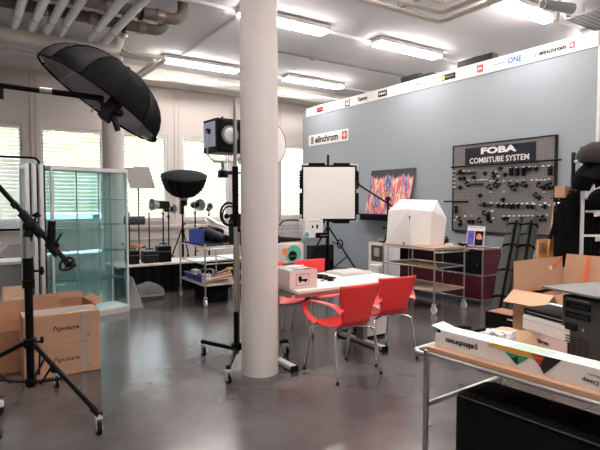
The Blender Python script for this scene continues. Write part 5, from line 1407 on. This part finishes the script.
# shelving rack at the right edge
sp = far(581.5, 230, 5.6)
RX, RY = sp.x, sp.y
t = thing('shelving_rack', 'grey metal shelving rack full of black gear at the right edge', 'shelf', (RX, RY, 0), R(-50))
for x in (0, .95):
    for y in (0, .45):
        MB().bb(x - .02, x + .02, y - .02, y + .02, 0, 2.12, bev=.003).build('post', 'alu' if y == 0 else 'dark', t)
for z in (.28, .80, 1.17, 1.44, 2.02): MB().bb(0, .95, 0.02, .45, z - .025, z, bev=.003).build('shelf_board', 'white', t)
MB().bb(-.03, .03, -.03, .03, 2.12, 2.135).build('cap', 'black', t)
def rk(x, y, z): return Matrix.Rotation(R(-50), 3, 'Z') @ Vector((x, y, 0)) + Vector((RX, RY, z))
for k, (x, z, w_, h_, lab) in enumerate([(.30, 1.17, .22, .19, 'black lens bags heaped on the upper middle rack shelf'), (.72, 1.17, .16, .15, 'second black gear bag on the upper middle rack shelf'), (.30, .80, .24, .27, 'black crumpled bag on the lower rack shelf behind jacket'), (.34, 1.44, .26, .24, 'large black bag on the top open shelf of the rack')]):
    t = thing('gear_bag', lab, 'bag', rk(x, .22, z), R(-50))
    def fn(u, v, w_=w_, h_=h_, k=k):
        a = u * 2 * PI; e = math.sin(min(1, v * 1.02) * PI * .5)
        r = math.cos(v * PI / 2) ** .45
        return (w_ * r * math.cos(a) * (1 + .06 * math.sin(a * 5 + k)), .17 * r * math.sin(a) * (1 + .06 * math.sin(a * 4 + v * 9)), h_ * e * (1 + .05 * math.sin(a * 3)))
    MB().grid(fn, 40, 14, closed_u=True).build('bag_body', 'cloth', t, smooth=True)
    MB().tube([(-w_ * .4, -.13, h_ * .6), (-w_ * .2, -.18, h_ * .85), (w_ * .2, -.18, h_ * .85), (w_ * .4, -.13, h_ * .6)], .014, smooth=4).build('handle', 'dark', t, smooth=True)
t = thing('white_figure_lamp', 'small white and pink round lamp on the rack top open shelf', 'lamp', rk(.60, -.0, 1.44), R(-50))
t.location = rk(.145 + .1, .03, 1.44) + Vector((.0, -.0, .0))
MB().cyl((0, -.02, 0), (0, -.02, .06), .03).build('base', 'grey', t, smooth=True); MB().sph((0, -.02, .10), .045).build('globe', 'pink', t, smooth=True)
# dark disc lamp and bag on top of the rack
t = thing('beauty_dish', 'big dark round dish light with a taupe dome on top of rack', 'reflector dish', far(609, 155, 5.35))
mdd = basis((-.10, -.2, 1))
MB().lathe([(.30, -.05), (.305, -.02), (.27, .06), (.18, .12), (.0, .15)], mdd.to_4x4(), 40).build('dome', 'browncap', t, smooth=True)
MB().lathe([(.30, -.05), (.31, -.06), (.26, -.10), (.12, -.14), (0, -.14)], mdd.to_4x4(), 40).build('under_shell', 'ink', t, smooth=True)
t = thing('gear_bag', 'black crumpled bag hanging under the dish light at rack top', 'bag', far(592, 175, 5.30))
def fn(u, v):
    a = u * 2 * PI; r = math.sin(max(.02, min(.98, v)) * PI) ** .6
    q = Vector((.20 * r * math.cos(a), .14 * r * math.sin(a), .15 * (v - .5) * 2 * .8 + .04 * math.sin(a * 3 + v * 6) + .35 * (r * math.cos(a)) * .2))
    return Matrix.Rotation(-YAW, 3, 'Z') @ q
MB().grid(fn, 40, 16, closed_u=True).build('bag_body', 'cloth', t, smooth=True)
MB().tube([Vector((-.05, -.14, .02)), Vector((.02, -.16, .05)), Vector((.10, -.14, .02))], .03, smooth=4).build('handle', 'taupe', t, smooth=True)

# ---- big open cardboard box
cx0, cy0 = 4.36, 2.43
t = carton('open_carton', 'large open cardboard box with raised flaps and orange tape on the floor', (cx0, cy0, 0), .86, .40, .695, 'carton2', 0, [('b', 88, .27), ('r', 78, .30), ('l', -30, .19), ('f', -70, .18)], th=.008, inner='tan')
for c_ in kids(t):
    pass
MB().bb(.02, .84, .392, .395, .62, .65).bb(.30, .33, .388, .392, .1, .69).bb(-.001, 0.0, .02, .15, .50, .56).build('orange_tape', 'tape', t)
MB().box((.878, .16, .84), (.006, .035, .27), Matrix.Rotation(R(12), 3, 'Y')).build('orange_tape', 'tape', t)
MB().box((.74, .399, .90), (.22, .006, .03), Matrix.Rotation(R(-22), 3, 'Y')).build('orange_tape', 'tape', t)
MB().box((.62, .394, .86), (.05, .006, .04)).build('white_label', 'paper', t)
# fold seam
# black flat boxes
p = onz(486, 334); 
for k in range(3):
    t = thing('flat_black_box', ['bottom of the black flat boxes stacked left of big carton', 'middle of the black flat boxes stacked left of big carton', 'top black flat box with orange and white sheet on its lid'][k], 'box', (p.x - .02, p.y - .50, .092 * k), 0, 'stacked flat black boxes')
    MB().bb(0, .30, 0, .50, 0, .09, bev=.003).build('box_body', 'ink', t)
    MB().bb(-.0015, 0, .03, .22, .036, .054).build('print_line', 'white', t)
    if k == 2: MB().bb(.02, .28, .18, .48, .09, .093).build('orange_sheet', 'carton', t); MB().bb(.02, .20, .02, .16, .09, .094).build('white_sheet', 'paper', t)

# ================================================================== FRONT TROLLEY
FX, FY, FH = 1.755, 1.57, .86
t = thing('packing_trolley', 'steel tube trolley with wooden top in the right foreground, heaped with boxes', 'trolley', (FX, FY, 0), R(3))
L, Wd = 1.35, .62
for x in (0, Wd):
    for y in (0, -L):
        MB().cyl((x, y, .13), (x, y, FH - .005), .0135, seg=16).build('post', 'steel', t, smooth=True)
        caster(t, (x, y), .05, 'white')
b = MB()
for x in (0, Wd): b.cyl((x, 0, FH - .019), (x, -L, FH - .019), .009)
for y in (0, -L): b.cyl((0, y, FH - .022), (Wd, y, FH - .022), .011)
b.build('upper_rail', 'steel', t, smooth=True)
b = MB()
MB().cyl((0, -L, .60), (Wd, -L, .60), .0125).build('end_bar', 'steel', t, smooth=True)
b.cyl((0, 0, .60), (Wd, 0, .60), .0125).build('end_bar', 'steel', t, smooth=True)
MB().cyl((0, 0, .30), (0, -L, .30), .011).cyl((Wd, 0, .30), (Wd, -L, .30), .011).cyl((0, 0, .30), (Wd, 0, .30), .011).cyl((0, -L, .30), (Wd, -L, .30), .011).build('lower_rail', 'steel', t, smooth=True)
MB().bb(.0, Wd, -L, .0, FH - .011, FH + .011).build('top_board', 'wood', t, bevel=.002)
MB().bb(.012, Wd - .012, -L + .012, -.012, .305, .322).build('lower_board', 'shelfwood', t)
MB().tube([(0, 0, FH - .03), (0, .05, FH - .03), (.03, .085, FH - .03), (.10, .09, FH - .03), (Wd - .10, .09, FH - .03), (Wd - .03, .085, FH - .03), (Wd, .05, FH - .03), (Wd, 0, FH - .03)], .0125, seg=12).build('push_handle', 'steel', t, smooth=True)
TOP = FH + .0115
# long elinchrom box
lx, ly = 1.80, 1.56
t = thing('long_printed_box', 'long white lettered box with coloured print lying along the front trolley edge', 'box', (lx, ly, TOP), R(2.5))
BL, BD, BH = 1.15, .095, .078
MB().bb(0, BD, -BL, -.03, 0, BH, bev=.0015).build('box_body', 'white', t)
MB().bb(0, .002, -.03, .0, 0, BH * .8).bb(0, BD, -.03, .0, 0, .002).bb(BD - .002, BD, -.03, .01, 0, BH).build('end_flap', 'white', t)
MB().bb(.012, BD - .01, -.031, -.003, .004, BH - .006).build('black_foam', 'ink', t)
MB().poly([Vector((.0, -.03, BH)), Vector((BD, -.03, BH)), Vector((BD, .03, BH + .012)), Vector((.0, .02, BH + .010))], .002).build('lid_flap', 'white', t)
bl = Vector((lx, ly, TOP)); rb = Matrix.Rotation(R(-2.5), 3, 'Z')
def face(px, py):   # point on the printed side of the box
    n = Matrix.Rotation(R(2.5), 3, 'Z') @ Vector((-1, 0, 0))
    r = ray(px, py); k = (bl - EYE).dot(n) / r.dot(n)
    q = rb @ (EYE + r * k - bl); return Vector((-.0012, max(-BL, q.y), min(BH - .001, max(.001, q.z))))
def fpoly(pts, m, name, off=0):
    MB().poly([face(*p) + Vector((-off, 0, 0)) for p in pts], .0006, (-1, 0, 0)).build(name, m, t)
c0, c1 = face(446, 341), face(474, 347)
text('elinchrom', (-.0015, (c0.y + c1.y) / 2, (c0.z + c1.z) / 2 + .001), Y_, -Z_, abs(c0.y - c1.y), .024, 'ink', t, bold=.025)
q = face(475.5, 347); MB().bb(-.0012, 0, q.y - .010, q.y + .004, q.z - .011, q.z + .013).build('bar_mark', 'greyp', t)
fpoly([(487, 345), (494, 342), (530, 349), (550, 362), (520, 355)], 'yellow', 'amber_print')
fpoly([(505, 351.5), (529, 358), (517, 365)], 'dgreen', 'green_print', .0006)
fpoly([(530, 350), (541, 352), (560, 359), (545, 374)], 'redp', 'red_print')
fpoly([(545, 354), (562, 360), (544, 374), (540, 366)], 'blackp', 'black_print', .0008)
fpoly([(512, 358), (518, 356), (519, 363), (516, 364)], 'blackp', 'plant_print', .0012)
c0, c1 = face(583, 380), face(598, 385)
text('Deep', (-.0015, (c0.y + c1.y) / 2, (c0.z + c1.z) / 2 + .004), Y_, -Z_, .055, .020, 'ink', t)
text('(Litem', (-.0015, (c0.y + c1.y) / 2 - .02, (c0.z + c1.z) / 2 + .028), Y_, -Z_, .06, .012, 'greyp', t)
# top of the box prints
MB().bb(.005, BD - .02, -.52, -.36, BH, BH + .0008).build('pale_green_print', mat('pale_green_print', (.35, .55, .45), .5), t)
# small things on the trolley top
def top(px, py): v = onz(px, py, TOP); v.z = TOP; return v
p = top(545, 352)
t = thing('small_lettered_carton', 'small pale lettered carton on the front trolley beside the computer', 'carton', (p.x + .0, p.y + .0, TOP), R(-18))
MB().bb(-.0, .17, -.12, .12, 0, .075, bev=.002).build('carton_body', 'carton2' if False else 'pink', t)
text('elinchrom', (-.001, .035, .040), YD, Z_, .11, .020, 'ink', t, bold=.02)
SC = Vector(t.location)
t = thing('small_white_carton', 'closed pale carton stacked on the small lettered carton', 'carton', (SC.x - .005, SC.y + .0, TOP + .0755), R(-14))
MB().bb(0, .19, -.13, .13, 0, .065, bev=.003).build('carton_body', 'white', t); MB().bb(-.001, .191, -.131, .131, .045, .047).build('lid_edge', 'taupe', t)
t = thing('black_pad_case', 'soft black zipped case lying on the small pale carton', 'case', (SC.x + .01, SC.y + .01, TOP + .141), R(-14))
MB().box((.08, .0, .018), (.17, .25, .034), bev=.014).build('padded_shell', 'rubber', t, smooth=True); MB().bb(-.008, -.003, -.1, .1, .015, .019).build('zip', 'greyp', t)
t = thing('white_flat_box', 'flat white box standing upright behind the black zipped case', 'box', (SC.x + .22, SC.y + .02, TOP), R(-14))
MB().bb(0, .03, -.13, .13, 0, .165, bev=.003).build('box_body', 'white', t); MB().bb(-.001, 0, -.1, -.02, .1, .15).build('label', 'greyp', t)
p = top(512, 347)
t = thing('cardboard_tray', 'open brown cardboard piece lying on the front trolley behind long box', 'carton', (p.x + .05, p.y + .02, TOP), R(10))
MB().bb(-.10, .10, -.12, .12, 0, .012, bev=.002).build('carton_body', 'carton2', t)
MB().poly([Vector((-.08, -.04, .012)), Vector((-.01, -.12, .012)), Vector((.03, -.09, .075)), Vector((-.02, -.01, .07))], .003).build('flap', 'tan', t)
t = thing('bubble_wrap', 'crumpled clear plastic and bubble wrap lying behind the long box', 'plastic wrap', top(502, 341)); t.location += Vector((0, 0, .05))
t.location = (p.x - .02, p.y + .05, TOP + .015)
def fn(u, v): x = (u - .5) * .13; y = (v - .5) * .15; return (x, y, .02 + .018 * math.sin(u * 17 + v * 5) * math.cos(v * 13) + .01 * math.sin(u * 31))
MB().grid(fn, 30, 30).build('crumpled_film', 'plastic_wrap', t, smooth=True, solid=.001)
MB().grid(lambda u, v: ((u - .3) * .10, (v - .3) * .11, .025 + .02 * math.sin(u * 9 + v * 4)), 16, 16).build('white_sheet', 'paper', t, smooth='all', solid=.001)
t2 = thing('blue_note', 'small pale blue sheet on the front trolley beside the plastic', 'paper', (p.x - .0, p.y - .035, TOP + .016), R(12))
MB().box((-.04, 0, .008), (.10, .07, .003), Matrix.Rotation(R(12), 3, 'Y')).build('sheet', mat('pale_blue_paper', (.28, .38, .58), .6), t2)
p = top(484, 337)
t = thing('cable_loop', 'black cable loop lying behind the left half of the long box', 'cable', p)
MB().tube([Vector((.055 * math.cos(a) * (1 + .2 * math.sin(a * 2)), .10 * math.sin(a), .012 + .012 * math.sin(a * 3 + 1))) for a in [2 * PI * k / 24 for k in range(24)]], .008, closed=True, seg=8).build('loop', 'rubber', t, smooth='all')
MB().cyl((.03, .1, .02), (-.02, .14, .025), .012).build('plug', 'ink', t, smooth=True)
# computer tower
p = top(563, 359)
t = thing('computer_tower', 'charcoal computer tower with drive slots at the right edge of trolley', 'computer', (p.x + .01, p.y + .02, TOP), R(-15))
th_ = .272
MB().bb(0, .22, -.40, 0, .01, th_, bev=.014).build('casing', 'pc', t)
for z in (.235, .195):
    sl = MB().bb(-.004, .001, -.145, -.025, z - .014, z + .014, bev=.004).build('drive_slot', 'ink', t)
    MB().bb(-.007, -.004, -.135, -.05, z - .004, z + .002).bb(-.008, -.004, -.14, -.135, z - .01, z + .01).build('latch', 'dark', sl)
MB().bb(-.004, .001, -.085, -.025, .130, .158, bev=.004).cyl((-.006, -.065, .144), (-.003, -.065, .144), .008).build('port_panel', 'ink', t)
b = MB()
for k in range(8):
    for j in range(4): b.bb(-.002, .001, -.14 + j * .03, -.118 + j * .03, .025 + k * .011, .030 + k * .011)
b.build('vent_slot', 'dark', t)
MB().bb(-.003, .001, -.14, -.03, .258, .263).cyl((-.004, -.115, .144), (0, -.115, .144), .006).build('trim_line', 'grey', t)
MB().bb(.01, .03, -.38, -.36, 0, .01).bb(.18, .2, -.38, -.36, 0, .01).bb(.01, .03, -.04, -.02, 0, .01).bb(.18, .2, -.04, -.02, 0, .01).build('foot', 'rubber', t)
pt = Vector(t.location)
t = thing('grey_metal_panel', 'flat grey metal panel lying on top of the computer tower', 'panel', (pt.x, pt.y, TOP + th_ + .012), R(-15))
MB().bb(-.02, .30, -.42, .09, .0, .010, bev=.003).build('panel_sheet', 'panelgrey', t)
MB().bb(.02, .2, -.3, -.05, -.012, 0).build('rubber_pad', 'rubber', t)
# black padded case on the lower board
t = thing('black_padded_case', 'big black padded case on the lower board of the front trolley', 'case', (1.775, 1.43, .3225), R(3))
MB().bb(0, .245, -1.15, 0, 0, .385, bev=.03).build('case_body', 'rubber', t, smooth=True)
MB().tube([(-.002, -1.13, .37), (-.002, -.02, .37)], .004).build('seam_piping', 'greyfab', t)
MB().grid(lambda u, v: (.03 + .19 * u, -.05 - 1.0 * v, .387 + .012 * math.sin(u * PI) * math.sin(v * 12) ** 2), 10, 40).build('top_flap', 'cloth', t, smooth='all', solid=.004)
